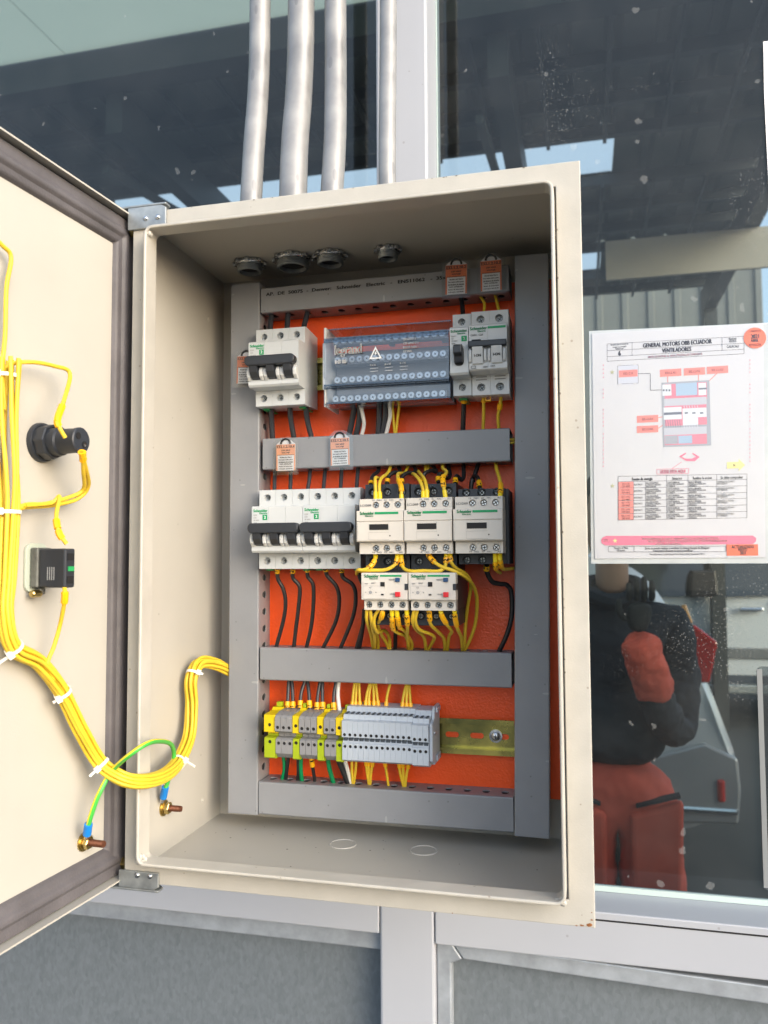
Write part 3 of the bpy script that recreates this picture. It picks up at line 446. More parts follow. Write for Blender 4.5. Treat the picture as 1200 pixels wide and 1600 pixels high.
PRINTS=[('l',0.4307,0.5469,0.5888,0.5451,0.0004,'ink'),
('l',0.4303,0.5251,0.5881,0.5241,0.0004,'ink'),
('l',0.4307,0.5469,0.4303,0.5251,0.0004,'ink'),
('l',0.5888,0.5451,0.5881,0.5241,0.0004,'ink'),
('l',0.4604,0.5465,0.46,0.5301,0.0004,'ink'),
('l',0.5641,0.5455,0.5637,0.5294,0.0004,'ink'),
('l',0.4305,0.5384,0.4602,0.5381,0.0004,'ink'),
('l',0.4304,0.5308,0.5883,0.5296,0.0004,'ink'),
('l',0.4602,0.5381,0.5885,0.5368,0.0004,'ink'),
('t',0.5128,0.5418,0.00472,'GENERAL MOTORS OBB ECUADOR','ink','C'),
('t',0.512,0.534,0.00453,'VENTILADORES','ink','C'),
('t',0.4453,0.5343,0.00551,'6','ink','C'),
('t',0.5099,0.5272,0.00236,'ANTES DE ENTRAR AL AREA,UTILIZAR LOS CANDADOS','pk','C'),
('t',0.4454,0.5455,0.00177,'Bloqueos para el control de','ink','C'),
('t',0.4453,0.5425,0.00177,'energia no controlada','ink','C'),
('t',0.4453,0.54,0.00177,'identificacion','ink','C'),
('t',0.5759,0.5432,0.00236,'Revision','ink','C'),
('t',0.5759,0.5401,0.00236,'09/2015','ink','C'),
('t',0.5757,0.5338,0.00276,'CALACALI','ink','C'),
('r',0.4428,0.4948,0.4666,0.519,'lb'),
('l',0.4428,0.5186,0.4671,0.5183,0.0003,'ink'),
('l',0.4423,0.4958,0.4666,0.4957,0.0003,'ink'),
('l',0.4428,0.5186,0.4423,0.4958,0.0003,'ink'),
('l',0.4671,0.5183,0.4666,0.4957,0.0003,'ink'),
('r',0.4439,0.5039,0.466,0.5126,'pr'),
('t',0.455,0.5083,0.00256,'E32.1.2.10','ink','C'),
('r',0.4435,0.5187,0.447,0.5211,'lg'),
('r',0.4614,0.5182,0.4649,0.5206,'lg'),
('r',0.4433,0.4939,0.4469,0.4962,'lg'),
('r',0.4609,0.4935,0.4644,0.4958,'lg'),
('l',0.4669,0.5072,0.4809,0.5068,0.0006,'ink'),
('l',0.4809,0.5068,0.4804,0.4859,0.0006,'ink'),
('l',0.4804,0.4859,0.4939,0.4856,0.0006,'ink'),
('r',0.4921,0.5017,0.5168,0.5107,'pr'),
('t',0.5045,0.5062,0.00256,'E32.1.2.10.1','ink','C'),
('r',0.5196,0.5017,0.5439,0.5106,'pr'),
('t',0.5318,0.5062,0.00256,'E32.1.2.10.2','ink','C'),
('r',0.5459,0.502,0.5699,0.5109,'pr'),
('t',0.5579,0.5064,0.00256,'E32.1.2.10.3','ink','C'),
('r',0.4639,0.4464,0.4888,0.4551,'pr'),
('t',0.4764,0.4507,0.00256,'E32.1.2.10.4','ink','C'),
('r',0.4636,0.4338,0.4885,0.4424,'pr'),
('t',0.4761,0.4381,0.00256,'E32.1.2.10.5','ink','C'),
('l',0.5011,0.5024,0.5007,0.4873,0.0009,'pr'),
('l',0.5363,0.5022,0.5359,0.4884,0.0009,'pr'),
('l',0.557,0.5019,0.5441,0.4896,0.0009,'pr'),
('l',0.4888,0.4516,0.497,0.4529,0.0009,'pr'),
('l',0.4884,0.4384,0.5027,0.4485,0.0009,'pr'),
('r',0.4937,0.4152,0.5484,0.4945,'pg1'),
('r',0.4972,0.4776,0.5453,0.4923,'pr2'),
('r',0.4968,0.4719,0.5452,0.4782,'pr2'),
('r',0.4965,0.4408,0.5443,0.4668,'pr2'),
('r',0.4957,0.4174,0.5437,0.4306,'pr2'),
('r',0.51,0.4772,0.5343,0.4924,'pb'),
('r',0.4944,0.4781,0.5048,0.4918,'pw'),
('r',0.5358,0.4766,0.5445,0.4915,'pw'),
('r',0.4963,0.4653,0.5446,0.4744,'pg2'),
('r',0.4953,0.4487,0.5159,0.4637,'pw'),
('r',0.5169,0.45,0.5442,0.4614,'pw'),
('r',0.517,0.4408,0.5344,0.4499,'pw'),
('r',0.4951,0.4296,0.5437,0.4385,'pg2'),
('r',0.496,0.4187,0.5107,0.429,'pg1'),
('r',0.5113,0.4187,0.527,0.4283,'pb'),
('r',0.4949,0.4838,0.497,0.4862,'pk0'),
('r',0.4982,0.4836,0.5003,0.486,'pk0'),
('r',0.5015,0.4834,0.5036,0.4858,'pk0'),
('r',0.536,0.4834,0.5451,0.4855,'pk0'),
('r',0.4955,0.4544,0.516,0.4575,'pk0'),
('r',0.5193,0.4549,0.5231,0.4567,'pk0'),
('r',0.528,0.4545,0.5317,0.4563,'pk0'),
('r',0.5367,0.4541,0.5405,0.4559,'pk0'),
('l',0.4969,0.4487,0.4978,0.4392,0.0005,'pk0'),
('l',0.4996,0.4486,0.5005,0.4391,0.0005,'pk0'),
('l',0.5023,0.4485,0.5032,0.439,0.0005,'pk0'),
('l',0.505,0.4484,0.5059,0.4388,0.0005,'pk0'),
('l',0.5077,0.4482,0.5087,0.4387,0.0005,'pk0'),
('l',0.5104,0.4481,0.5114,0.4386,0.0005,'pk0'),
('l',0.5131,0.448,0.514,0.4385,0.0005,'pk0'),
('l',0.518,0.4416,0.5186,0.4375,0.0006,'lb'),
('l',0.5186,0.4656,0.5193,0.4613,0.0006,'lb'),
('l',0.5211,0.4415,0.5217,0.4373,0.0006,'lb'),
('l',0.5217,0.4655,0.5223,0.4611,0.0006,'lb'),
('l',0.5241,0.4413,0.5248,0.4372,0.0006,'lb'),
('l',0.5247,0.4653,0.5254,0.461,0.0006,'lb'),
('l',0.5272,0.4412,0.5278,0.437,0.0006,'lb'),
('l',0.5278,0.4652,0.5285,0.4608,0.0006,'lb'),
('l',0.5302,0.441,0.5309,0.4369,0.0006,'lb'),
('l',0.5309,0.465,0.5315,0.4607,0.0006,'lb'),
('l',0.5333,0.4409,0.534,0.4368,0.0006,'lb'),
('l',0.5339,0.4649,0.5346,0.4605,0.0006,'lb'),
('p',[(0.5116,0.4033),(0.519,0.4075),(0.5198,0.4062),(0.5147,0.4027),(0.5188,0.4004),(0.5261,0.4001),(0.5307,0.4022),(0.5266,0.406),(0.5273,0.4072),(0.5351,0.4018),(0.5293,0.3969),(0.5197,0.3973)],'pk'),
('l',0.5145,0.3966,0.5032,0.3888,0.0005,'pk'),
('l',0.4857,0.3885,0.5222,0.3882,0.0005,'pk'),
('l',0.4855,0.3826,0.522,0.3823,0.0005,'pk'),
('l',0.4857,0.3885,0.4855,0.3826,0.0005,'pk'),
('l',0.5222,0.3882,0.522,0.3823,0.0005,'pk'),
('t',0.5038,0.3853,0.00335,'USTED ESTA AQUI','pk','C'),
('p',[(0.5653,0.3945),(0.5784,0.3944),(0.5785,0.3979),(0.5853,0.3904),(0.5781,0.3832),(0.5782,0.3868),(0.5651,0.3868)],'yl'),
('t',0.5734,0.3906,0.00276,'N','ink','C'),
('l',0.4403,0.3812,0.5871,0.3797,0.00035,'ink'),
('l',0.4401,0.3746,0.5869,0.3733,0.00035,'ink'),
('l',0.4399,0.3667,0.5866,0.3657,0.00035,'ink'),
('l',0.4398,0.3584,0.5864,0.3577,0.00035,'ink'),
('l',0.4396,0.3512,0.5862,0.3507,0.00035,'ink'),
('l',0.4394,0.3431,0.586,0.3429,0.00035,'ink'),
('l',0.4393,0.3352,0.5857,0.3353,0.00035,'ink'),
('l',0.4391,0.3274,0.5855,0.3277,0.00035,'ink'),
('l',0.4403,0.3812,0.4391,0.3274,0.00035,'ink'),
('l',0.4585,0.3744,0.4575,0.3274,0.00035,'ink'),
('l',0.4721,0.3743,0.471,0.3275,0.00035,'ink'),
('l',0.4968,0.3806,0.4955,0.3275,0.00035,'ink'),
('l',0.5212,0.3804,0.5198,0.3276,0.00035,'ink'),
('l',0.5536,0.38,0.5522,0.3277,0.00035,'ink'),
('l',0.5871,0.3797,0.5855,0.3277,0.00035,'ink'),
('t',0.4684,0.3773,0.00315,'Fuente de energia','ink','C'),
('t',0.5086,0.3768,0.00295,'Situacion','ink','C'),
('t',0.5373,0.3765,0.00295,'Realizar la accion','ink','C'),
('t',0.5702,0.3762,0.00295,'Se debe comprobar','ink','C'),
('r',0.4405,0.3668,0.458,0.3741,'pr'),
('t',0.4492,0.3718,0.00197,'E32.1.2.10','ink','C'),
('t',0.4491,0.3687,0.00197,'220V 60HZ','ink','C'),
('t',0.459,0.3705,0.00177,'ELECTRICO','ink','L'),
('t',0.4728,0.372,0.00177,'SALA MAQUINAS','ink','L'),
('t',0.4973,0.3719,0.00177,'CORTE ENERGIA','ink','L'),
('t',0.5219,0.3717,0.00177,'BAJE EL BREAKER','ink','L'),
('t',0.5542,0.3712,0.00177,'VERIFIQUE EL ESTADO','g5','L'),
('t',0.4728,0.3697,0.00177,'CONTROL TABLERO','ink','L'),
('t',0.4973,0.3697,0.00177,'COLOCAR CANDADO','ink','L'),
('t',0.5219,0.3694,0.00177,'PALANCA A POSICION','ink','L'),
('t',0.5541,0.3689,0.00177,'SIN TENSION','g5','L'),
('t',0.4727,0.3675,0.00177,'VENTILADOR','ink','L'),
('t',0.4972,0.3674,0.00177,'Y TARJETA','ink','L'),
('t',0.5218,0.3672,0.00177,'APAGADO','ink','L'),
('t',0.554,0.3667,0.00177,'','g5','L'),
('r',0.4403,0.3586,0.4578,0.3663,'pr'),
('t',0.449,0.364,0.00197,'E32.1.2.10.1','ink','C'),
('t',0.4489,0.3609,0.00197,'220V 60HZ','ink','C'),
('t',0.4588,0.3627,0.00177,'ELECTRICO','ink','L'),
('t',0.4726,0.3642,0.00177,'SALA MAQUINAS','ink','L'),
('t',0.4971,0.3642,0.00177,'CORTE ENERGIA','ink','L'),
('t',0.5217,0.3639,0.00177,'BAJE EL BREAKER','ink','L'),
('t',0.5539,0.3635,0.00177,'VERIFIQUE EL ESTADO','g5','L'),
('t',0.4726,0.3619,0.00177,'CONTROL TABLERO','ink','L'),
('t',0.4971,0.3619,0.00177,'COLOCAR CANDADO','ink','L'),
('t',0.5217,0.3617,0.00177,'PALANCA A POSICION','ink','L'),
('t',0.5539,0.3613,0.00177,'SIN TENSION','g5','L'),
('t',0.4725,0.3597,0.00177,'VENTILADOR','ink','L'),
('t',0.497,0.3597,0.00177,'Y TARJETA','ink','L'),
('t',0.5216,0.3595,0.00177,'APAGADO','ink','L'),
('t',0.5538,0.3591,0.00177,'','g5','L'),
('r',0.4401,0.3514,0.4576,0.358,'pr'),
('t',0.4488,0.3557,0.00197,'E32.1.2.10.2','ink','C'),
('t',0.4488,0.3526,0.00197,'220V 60HZ','ink','C'),
('t',0.4587,0.3544,0.00177,'ELECTRICO','ink','L'),
('t',0.4724,0.356,0.00177,'SALA MAQUINAS','ink','L'),
('t',0.4969,0.356,0.00177,'CORTE ENERGIA','ink','L'),
('t',0.5215,0.3558,0.00177,'BAJE EL BREAKER','ink','L'),
('t',0.5537,0.3554,0.00177,'VERIFIQUE EL ESTADO','g5','L'),
('t',0.4724,0.3537,0.00177,'CONTROL TABLERO','ink','L'),
('t',0.4969,0.3537,0.00177,'COLOCAR CANDADO','ink','L'),
('t',0.5215,0.3536,0.00177,'PALANCA A POSICION','ink','L'),
('t',0.5537,0.3532,0.00177,'SIN TENSION','g5','L'),
('t',0.4723,0.3514,0.00177,'VENTILADOR','ink','L'),
('t',0.4968,0.3515,0.00177,'Y TARJETA','ink','L'),
('t',0.5214,0.3513,0.00177,'APAGADO','ink','L'),
('t',0.5536,0.351,0.00177,'','g5','L'),
('r',0.44,0.3433,0.4574,0.3507,'pr'),
('t',0.4487,0.3485,0.00197,'E32.1.2.10.3','ink','C'),
('t',0.4486,0.3454,0.00197,'220V 60HZ','ink','C'),
('t',0.4585,0.3472,0.00177,'ELECTRICO','ink','L'),
('t',0.4723,0.3488,0.00177,'SALA MAQUINAS','ink','L'),
('t',0.4968,0.3488,0.00177,'CORTE ENERGIA','ink','L'),
('t',0.5213,0.3487,0.00177,'BAJE EL BREAKER','ink','L'),
('t',0.5535,0.3484,0.00177,'VERIFIQUE EL ESTADO','g5','L'),
('t',0.4722,0.3465,0.00177,'CONTROL TABLERO','ink','L'),
('t',0.4967,0.3466,0.00177,'COLOCAR CANDADO','ink','L'),
('t',0.5213,0.3465,0.00177,'PALANCA A POSICION','ink','L'),
('t',0.5535,0.3462,0.00177,'SIN TENSION','g5','L'),
('t',0.4722,0.3442,0.00177,'VENTILADOR','ink','L'),
('t',0.4966,0.3443,0.00177,'Y TARJETA','ink','L'),
('t',0.5212,0.3442,0.00177,'APAGADO','ink','L'),
('t',0.5534,0.344,0.00177,'','g5','L'),
('r',0.4398,0.3355,0.4573,0.3426,'pr'),
('t',0.4485,0.3404,0.00197,'E32.1.2.10.4','ink','C'),
('t',0.4484,0.3373,0.00197,'220V 60HZ','ink','C'),
('t',0.4583,0.3392,0.00177,'ELECTRICO','ink','L'),
('t',0.4721,0.3408,0.00177,'SALA MAQUINAS','ink','L'),
('t',0.4966,0.3409,0.00177,'CORTE ENERGIA','ink','L'),
('t',0.5211,0.3408,0.00177,'BAJE EL BREAKER','ink','L'),
('t',0.5533,0.3405,0.00177,'VERIFIQUE EL ESTADO','g5','L'),
('t',0.472,0.3385,0.00177,'CONTROL TABLERO','ink','L'),
('t',0.4965,0.3386,0.00177,'COLOCAR CANDADO','ink','L'),
('t',0.5211,0.3386,0.00177,'PALANCA A POSICION','ink','L'),
('t',0.5532,0.3383,0.00177,'SIN TENSION','g5','L'),
('t',0.472,0.3362,0.00177,'VENTILADOR','ink','L'),
('t',0.4964,0.3364,0.00177,'Y TARJETA','ink','L'),
('t',0.521,0.3363,0.00177,'APAGADO','ink','L'),
('t',0.5532,0.3361,0.00177,'','g5','L'),
('r',0.4397,0.3277,0.4571,0.3348,'pr'),
('t',0.4483,0.3326,0.00197,'E32.1.2.10.5','ink','C'),
('t',0.4482,0.3295,0.00197,'220V 60HZ','ink','C'),
('t',0.4581,0.3314,0.00177,'ELECTRICO','ink','L'),
('t',0.4719,0.333,0.00177,'SALA MAQUINAS','ink','L'),
('t',0.4964,0.3331,0.00177,'CORTE ENERGIA','ink','L'),
('t',0.5209,0.3331,0.00177,'BAJE EL BREAKER','ink','L'),
('t',0.5531,0.3329,0.00177,'VERIFIQUE EL ESTADO','g5','L'),
('t',0.4718,0.3307,0.00177,'CONTROL TABLERO','ink','L'),
('t',0.4963,0.3309,0.00177,'COLOCAR CANDADO','ink','L'),
('t',0.5209,0.3309,0.00177,'PALANCA A POSICION','ink','L'),
('t',0.553,0.3307,0.00177,'SIN TENSION','g5','L'),
('t',0.4718,0.3285,0.00177,'VENTILADOR','ink','L'),
('t',0.4963,0.3286,0.00177,'Y TARJETA','ink','L'),
('t',0.5208,0.3286,0.00177,'APAGADO','ink','L'),
('t',0.553,0.3285,0.00177,'','g5','L'),
('p',[(0.4207,0.3066),(0.4248,0.3082),(0.5913,0.3066),(0.5949,0.3035),(0.5944,0.2996),(0.5911,0.2966),(0.4235,0.2966),(0.419,0.2993),(0.4187,0.3035)],'pk'),
('t',0.5106,0.3039,0.00236,'EN UN EMERGENCIA LLAMAR A MANTENIMIENTO O SEGURIDAD INDUSTRIAL','wh','C'),
('t',0.5182,0.3008,0.00236,'NUNCA OPERAR EQUIPOS SIN AUTORIZACION DEL SUPERVISOR RESPONSABLE','wh','C'),
('t',0.497,0.2976,0.00217,'REPORTE TODA ANOMALIA','wh','C'),
('t',0.4242,0.3026,0.00256,'ESTO','wh','C'),
('p',[(0.435,0.3052),(0.4357,0.3031),(0.4378,0.303),(0.4362,0.3017),(0.4367,0.2995),(0.435,0.3008),(0.4332,0.2996),(0.4338,0.3017),(0.4322,0.3031),(0.4343,0.3031)],'yl'),
('p',[(0.4361,0.5141),(0.4368,0.512),(0.4389,0.5118),(0.4372,0.5105),(0.4377,0.5083),(0.436,0.5096),(0.4342,0.5085),(0.4348,0.5106),(0.4332,0.5121),(0.4353,0.5121)],'st'),
('p',[(0.4335,0.3727),(0.4342,0.3706),(0.4363,0.3705),(0.4346,0.3692),(0.4351,0.367),(0.4334,0.3683),(0.4316,0.3671),(0.4322,0.3692),(0.4306,0.3706),(0.4327,0.3707)],'st'),
('l',0.4269,0.2953,0.5614,0.2945,0.0004,'ink'),
('l',0.4267,0.2885,0.5612,0.2879,0.0004,'ink'),
('l',0.4269,0.2953,0.4267,0.2885,0.0004,'ink'),
('l',0.5614,0.2945,0.5612,0.2879,0.0004,'ink'),
('l',0.4571,0.2951,0.457,0.2885,0.0004,'ink'),
('t',0.4419,0.2934,0.00217,'Numero de Placa','ink','C'),
('t',0.4419,0.2905,0.00217,'120 power','ink','C'),
('t',0.5065,0.2928,0.00276,'Si no se puede realizar o verificar la zona principal de bloqueo','ink','C'),
('t',0.5016,0.2896,0.00276,'contactarse,detener la tarea y notificar','ink','C'),
('t',0.5063,0.2855,0.00197,'Para elaboracion o sustitucion,por favor llamar a Data Preservation 360 X','ink','C'),
('r',0.562,0.2831,0.5965,0.2963,'or'),
('t',0.5799,0.2934,0.00335,'ACTUALIZADO','ink','C'),
('t',0.5798,0.2898,0.00335,'MAYO','ink','C'),
('t',0.5797,0.2862,0.00335,'2021','ink','C'),
('r',0.4251,0.5196,0.4261,0.5212,'pk'),
('r',0.425,0.5145,0.426,0.5161,'pk'),
('r',0.4249,0.5095,0.4259,0.511,'pk'),
('r',0.4248,0.5044,0.4258,0.5059,'pk'),
('r',0.4245,0.4892,0.4255,0.4907,'pk'),
('r',0.4244,0.4841,0.4254,0.4856,'pk'),
('r',0.4243,0.4791,0.4253,0.4806,'pk'),
('r',0.424,0.4639,0.425,0.4654,'pk'),
('r',0.4239,0.4588,0.4249,0.4604,'pk'),
('r',0.4238,0.4538,0.4248,0.4553,'pk'),
('r',0.4237,0.4487,0.4247,0.4503,'pk'),
('r',0.4236,0.4437,0.4246,0.4452,'pk'),
('r',0.4234,0.4336,0.4243,0.4351,'pk'),
('r',0.4233,0.4286,0.4242,0.4301,'pk'),
('r',0.4232,0.4236,0.4241,0.4251,'pk'),
('r',0.4231,0.4185,0.424,0.42,'pk'),
('r',0.423,0.4135,0.4239,0.415,'pk'),
('r',0.4229,0.4085,0.4238,0.41,'pk'),
('r',0.4228,0.4035,0.4237,0.405,'pk'),
('r',0.4227,0.3985,0.4236,0.4,'pk'),
('r',0.4225,0.3934,0.4235,0.3949,'pk'),
('r',0.5939,0.5151,0.5948,0.5166,'pk'),
('r',0.5938,0.5102,0.5946,0.5117,'pk'),
('r',0.5936,0.5054,0.5945,0.5068,'pk'),
('r',0.5935,0.5005,0.5943,0.502,'pk'),
('r',0.593,0.4859,0.5939,0.4874,'pk'),
('r',0.5929,0.481,0.5938,0.4825,'pk'),
('r',0.5927,0.4762,0.5936,0.4777,'pk'),
('r',0.5923,0.4616,0.5932,0.4631,'pk'),
('r',0.5922,0.4568,0.593,0.4582,'pk'),
('r',0.592,0.4519,0.5929,0.4534,'pk'),
('r',0.5919,0.4471,0.5928,0.4486,'pk'),
('r',0.5917,0.4423,0.5926,0.4437,'pk'),
('r',0.5914,0.4326,0.5923,0.434,'pk'),
('r',0.5913,0.4278,0.5922,0.4292,'pk'),
('r',0.5912,0.4229,0.592,0.4244,'pk'),
('r',0.591,0.4181,0.5919,0.4195,'pk'),
('r',0.5909,0.4133,0.5918,0.4147,'pk'),
('r',0.5907,0.4085,0.5916,0.4099,'pk'),
('r',0.5906,0.4036,0.5915,0.4051,'pk'),
('r',0.5904,0.3988,0.5913,0.4003,'pk'),
('r',0.5903,0.394,0.5912,0.3954,'pk'),
('p',[(0.601,0.5549),(0.6038,0.5543),(0.6064,0.5532),(0.6087,0.5515),(0.6106,0.5494),(0.612,0.5469),(0.6128,0.5442),(0.613,0.5413),(0.6126,0.5386),(0.6116,0.536),(0.6101,0.5337),(0.6081,0.5318),(0.6057,0.5305),(0.603,0.5297),(0.6002,0.5296),(0.5975,0.5301),(0.5949,0.5312),(0.5926,0.5329),(0.5906,0.535),(0.5892,0.5375),(0.5884,0.5403),(0.5881,0.5431),(0.5885,0.5459),(0.5895,0.5485),(0.5911,0.5508),(0.5931,0.5527),(0.5956,0.554),(0.5982,0.5547)],'or'),
('t',0.6007,0.5441,0.00472,'2021','ink','C'),
('t',0.6002,0.5392,0.00315,'ABRIL','ink','C'),
('t',0.6004,0.5339,0.00295,'REVISION','ink','C'),
('t',0.6009,0.5506,0.00217,'CANDADOS','ink','C')]
PAPER=[(0.4127, 0.5614), (0.6106, 0.5596), (0.6043, 0.2807), (0.4106, 0.2804)]
LAMI=[(0.4093, 0.5649), (0.6267, 0.5596), (0.6186, 0.2738), (0.4061, 0.2742)]
HARN={'main': [(-0.0162,-0.1449,0.4307),(-0.0161,-0.1442,0.3877),(-0.0149,-0.141,0.3453),(-0.0148,-0.1401,0.3169),(-0.0149,-0.1412,0.2698),(-0.014,-0.1427,0.2419),(-0.0124,-0.1344,0.2169),(-0.0096,-0.1088,0.2026),(-0.0059,-0.085,0.1767),(-0.0025,-0.0663,0.1451),(0.0011,-0.0441,0.1134),(0.0196,-0.04,0.0998),(0.0293,-0.02,0.0925),(0.03,0.0137,0.0893),(0.024,0.0508,0.093),(0.018,0.0825,0.1087),(0.016,0.0911,0.1381),(0.016,0.0893,0.1623),(0.0175,0.104,0.177),(0.023,0.130,0.1725),(0.031,0.149,0.1625),(0.046,0.157,0.155)],'up1': [(-0.019,-0.1709,0.5223),(-0.0176,-0.1513,0.5147),(-0.0169,-0.1416,0.5086),(-0.0172,-0.1454,0.4838),(-0.0172,-0.1456,0.4499),(-0.0164,-0.1484,0.4227),(-0.0162,-0.145,0.3924)],'pil_top': [(-0.0173,-0.1463,0.3922),(-0.0174,-0.1477,0.4158),(-0.0151,-0.1434,0.4262),(-0.0079,-0.1271,0.4316),(-0.0025,-0.1078,0.4328),(0.0006,-0.0926,0.4305),(0.0075,-0.1089,0.4053),(0.0106,-0.1206,0.3881),(0.0126,-0.1209,0.3816),(0.0149,-0.1169,0.3743)],'pil_b1': [(0.0199,-0.1036,0.365),(0.0148,-0.0901,0.3547),(0.0042,-0.0705,0.3414),(-0.0041,-0.0737,0.3309),(-0.0098,-0.0983,0.3242),(-0.0141,-0.13,0.3198),(-0.0147,-0.1386,0.3098)],'pil_b2': [(0.02,-0.1021,0.3652),(0.0128,-0.0904,0.3522),(0.0019,-0.074,0.3386),(-0.0049,-0.0852,0.3311),(-0.0094,-0.1067,0.3251),(-0.0131,-0.1299,0.3213),(-0.0146,-0.1372,0.3028)],'btn_top': [(-0.0109,-0.127,0.3224),(-0.0062,-0.1034,0.3258),(-0.0019,-0.0992,0.331),(0.0015,-0.1074,0.3159),(0.0072,-0.1118,0.3024),(0.0115,-0.1081,0.2936)],'btn_bot': [(0.0114,-0.1094,0.2603),(0.0096,-0.1066,0.2505),(0.0002,-0.0983,0.2316),(-0.0039,-0.0999,0.2144),(-0.0062,-0.1041,0.2011),(-0.0057,-0.0967,0.1884)],'earth': [(-0.0044,-0.0499,0.0626),(-0.0005,-0.0516,0.0726),(0.0056,-0.0505,0.0892),(0.0122,-0.0426,0.1058),(0.0354,-0.052,0.1233),(0.0429,-0.035,0.1292),(0.03,0.0177,0.1171),(0.024,0.0396,0.1051),(0.02,0.046,0.0898),(0.014,0.0477,0.0732),(0.012,0.0467,0.0674)],'lug_door': [(-0.0044,-0.0499,0.0626),(-0.0072,-0.0473,0.0543),(-0.015,-0.0372,0.0441)],'lug_in': [(0.012,0.0467,0.0674),(0.008,0.0505,0.0579),(0.0045,0.0534,0.0497)],'ties': [(-0.016,-0.142,0.4179),(-0.0147,-0.1388,0.316),(-0.0124,-0.1344,0.2169),(-0.0059,-0.085,0.1767),(0.0014,-0.0399,0.1108),(0.024,0.0471,0.0916),(0.016,0.0892,0.1686)]}
# ================================================================ SETTING
ASPH = mat('worn_concrete_yard', (.055, .060, .063), .8, var=.25, vscale=1.5, bump=.3, bscale=40)
g = MB().box(-40, 40, -40, 60, GZ-.2, GZ).build('ground', ASPH); tag(g, kind='structure')

YF, YG = .31, .378
GLASS = glass_mat('tinted_reflective_glass', (.60, .66, .63), .018, (.90, .95, .95), 0, dust=1.0, fres=.12)
GBACK = glass_mat('glass_inner_face', (.93, .95, .96), .01)
GALV = bpy.data.materials.new('galvanised_sheet'); GALV.use_nodes = True
def galv(m, c0, c1, sc):
    nt = m.node_tree; N = nt.nodes; L = nt.links; b = N['Principled BSDF']
    tc = N.new('ShaderNodeTexCoord'); v = N.new('ShaderNodeTexVoronoi'); v.inputs['Scale'].default_value = sc; nz = N.new('ShaderNodeTexNoise'); nz.inputs['Scale'].default_value = sc*.9; nz.inputs['Detail'].default_value = 6
    mp = N.new('ShaderNodeMapping'); mp.inputs['Scale'].default_value = (1, 1, .55); L.new(tc.outputs['Object'], mp.inputs[0]); L.new(mp.outputs[0], v.inputs['Vector']); L.new(mp.outputs[0], nz.inputs['Vector'])
    sx = N.new('ShaderNodeSeparateColor'); L.new(v.outputs['Color'], sx.inputs[0])
    ad = N.new('ShaderNodeMath'); ad.operation = 'MULTIPLY_ADD'; ad.inputs[1].default_value = .35; L.new(sx.outputs[0], ad.inputs[0]); L.new(nz.outputs['Fac'], ad.inputs[2])
    rp = N.new('ShaderNodeValToRGB'); rp.color_ramp.elements[0].position = .35; rp.color_ramp.elements[1].position = .95
    rp.color_ramp.elements[0].color = (*c0, 1); rp.color_ramp.elements[1].color = (*c1, 1); L.new(ad.outputs[0], rp.inputs[0]); L.new(rp.outputs[0], b.inputs['Base Color'])
    b.inputs['Metallic'].default_value = .35; b.inputs['Roughness'].default_value = .5
galv(GALV, (.150, .175, .195), (.195, .222, .246), 230)
TRIM = mat('stained_aluminium_trim', (.40, .44, .49), .45, .35, var=.3, vscale=35, bump=.1, bscale=120)
TEAL = mat('glass_edge_seal', (.45, .55, .54), .35)

ww = thing('window_wall', 'white aluminium window wall with dark glass above galvanised panels, behind the enclosure', 'window wall', (.152, YF, GZ))
o = Vector(ww.location)
def wpart(name, mats, fn, **k):
    b = MB(); b.X = Matrix.Translation(-o); fn(b); return b.build(name, mats, ww, **k)
wpart('mullion', ALU, lambda b: b.box(.152, .218, YF, YF+.10, GZ, 3.0), bevel=.003)
wpart('mullion', ALU, lambda b: b.box(1.60, 1.666, YF, YF+.10, GZ, 3.0), bevel=.003)
wpart('mullion', ALU, lambda b: b.box(-1.35, -1.284, YF, YF+.10, GZ, 3.0), bevel=.003)
wpart('sill_rail', ALU, lambda b: b.prism([(YF, -.116), (YF, -.171), (YF+.09, -.171), (YF+.09, -.1185), (YG-.002, -.1185)], 'x', .219, 1.599), bevel=.0015)
wpart('sill_rail', ALU, lambda b: b.prism([(YF, -.116), (YF, -.166), (YF+.09, -.166), (YF+.09, -.1185), (YG-.002, -.1185)], 'x', -1.283, .151), bevel=.0015)
wpart('sill_groove', BLKHOLE, lambda b: b.box(.2195, 1.5985, YF-.0006, YF+.004, -.1255, -.1238))
wpart('top_rail', ALU, lambda b: b.box(-1.283, .151, YF, YF+.09, 2.90, 3.0))
wpart('top_rail', ALU, lambda b: b.box(.219, 1.599, YF, YF+.09, 2.90, 3.0))
def pane(x0, x1):
    def f(b):
        b.box(x0, x1, YG, YG+.006, -.116, 2.905); b.m = [1]*6; b.m[2] = 0
    return wpart('glass_pane', [GLASS, GBACK], f)
pane(.219, 1.599); pane(-1.283, .151)
wpart('glazing_seal', TEAL, lambda b: b.box(.2195, 1.5985, YG-.004, YG-.0005, -.118, -.1115))
wpart('glazing_seal', TEAL, lambda b: b.box(.2185, .2200, YG-.002, YG-.0005, -.111, 2.899))
wpart('glazing_seal', TEAL, lambda b: b.box(.1485, .1515, YG-.004, YG-.0005, -.111, 2.899))
wpart('glazing_seal', TEAL, lambda b: b.box(-1.2825, .1505, YG-.004, YG-.0005, -.118, -.1115))
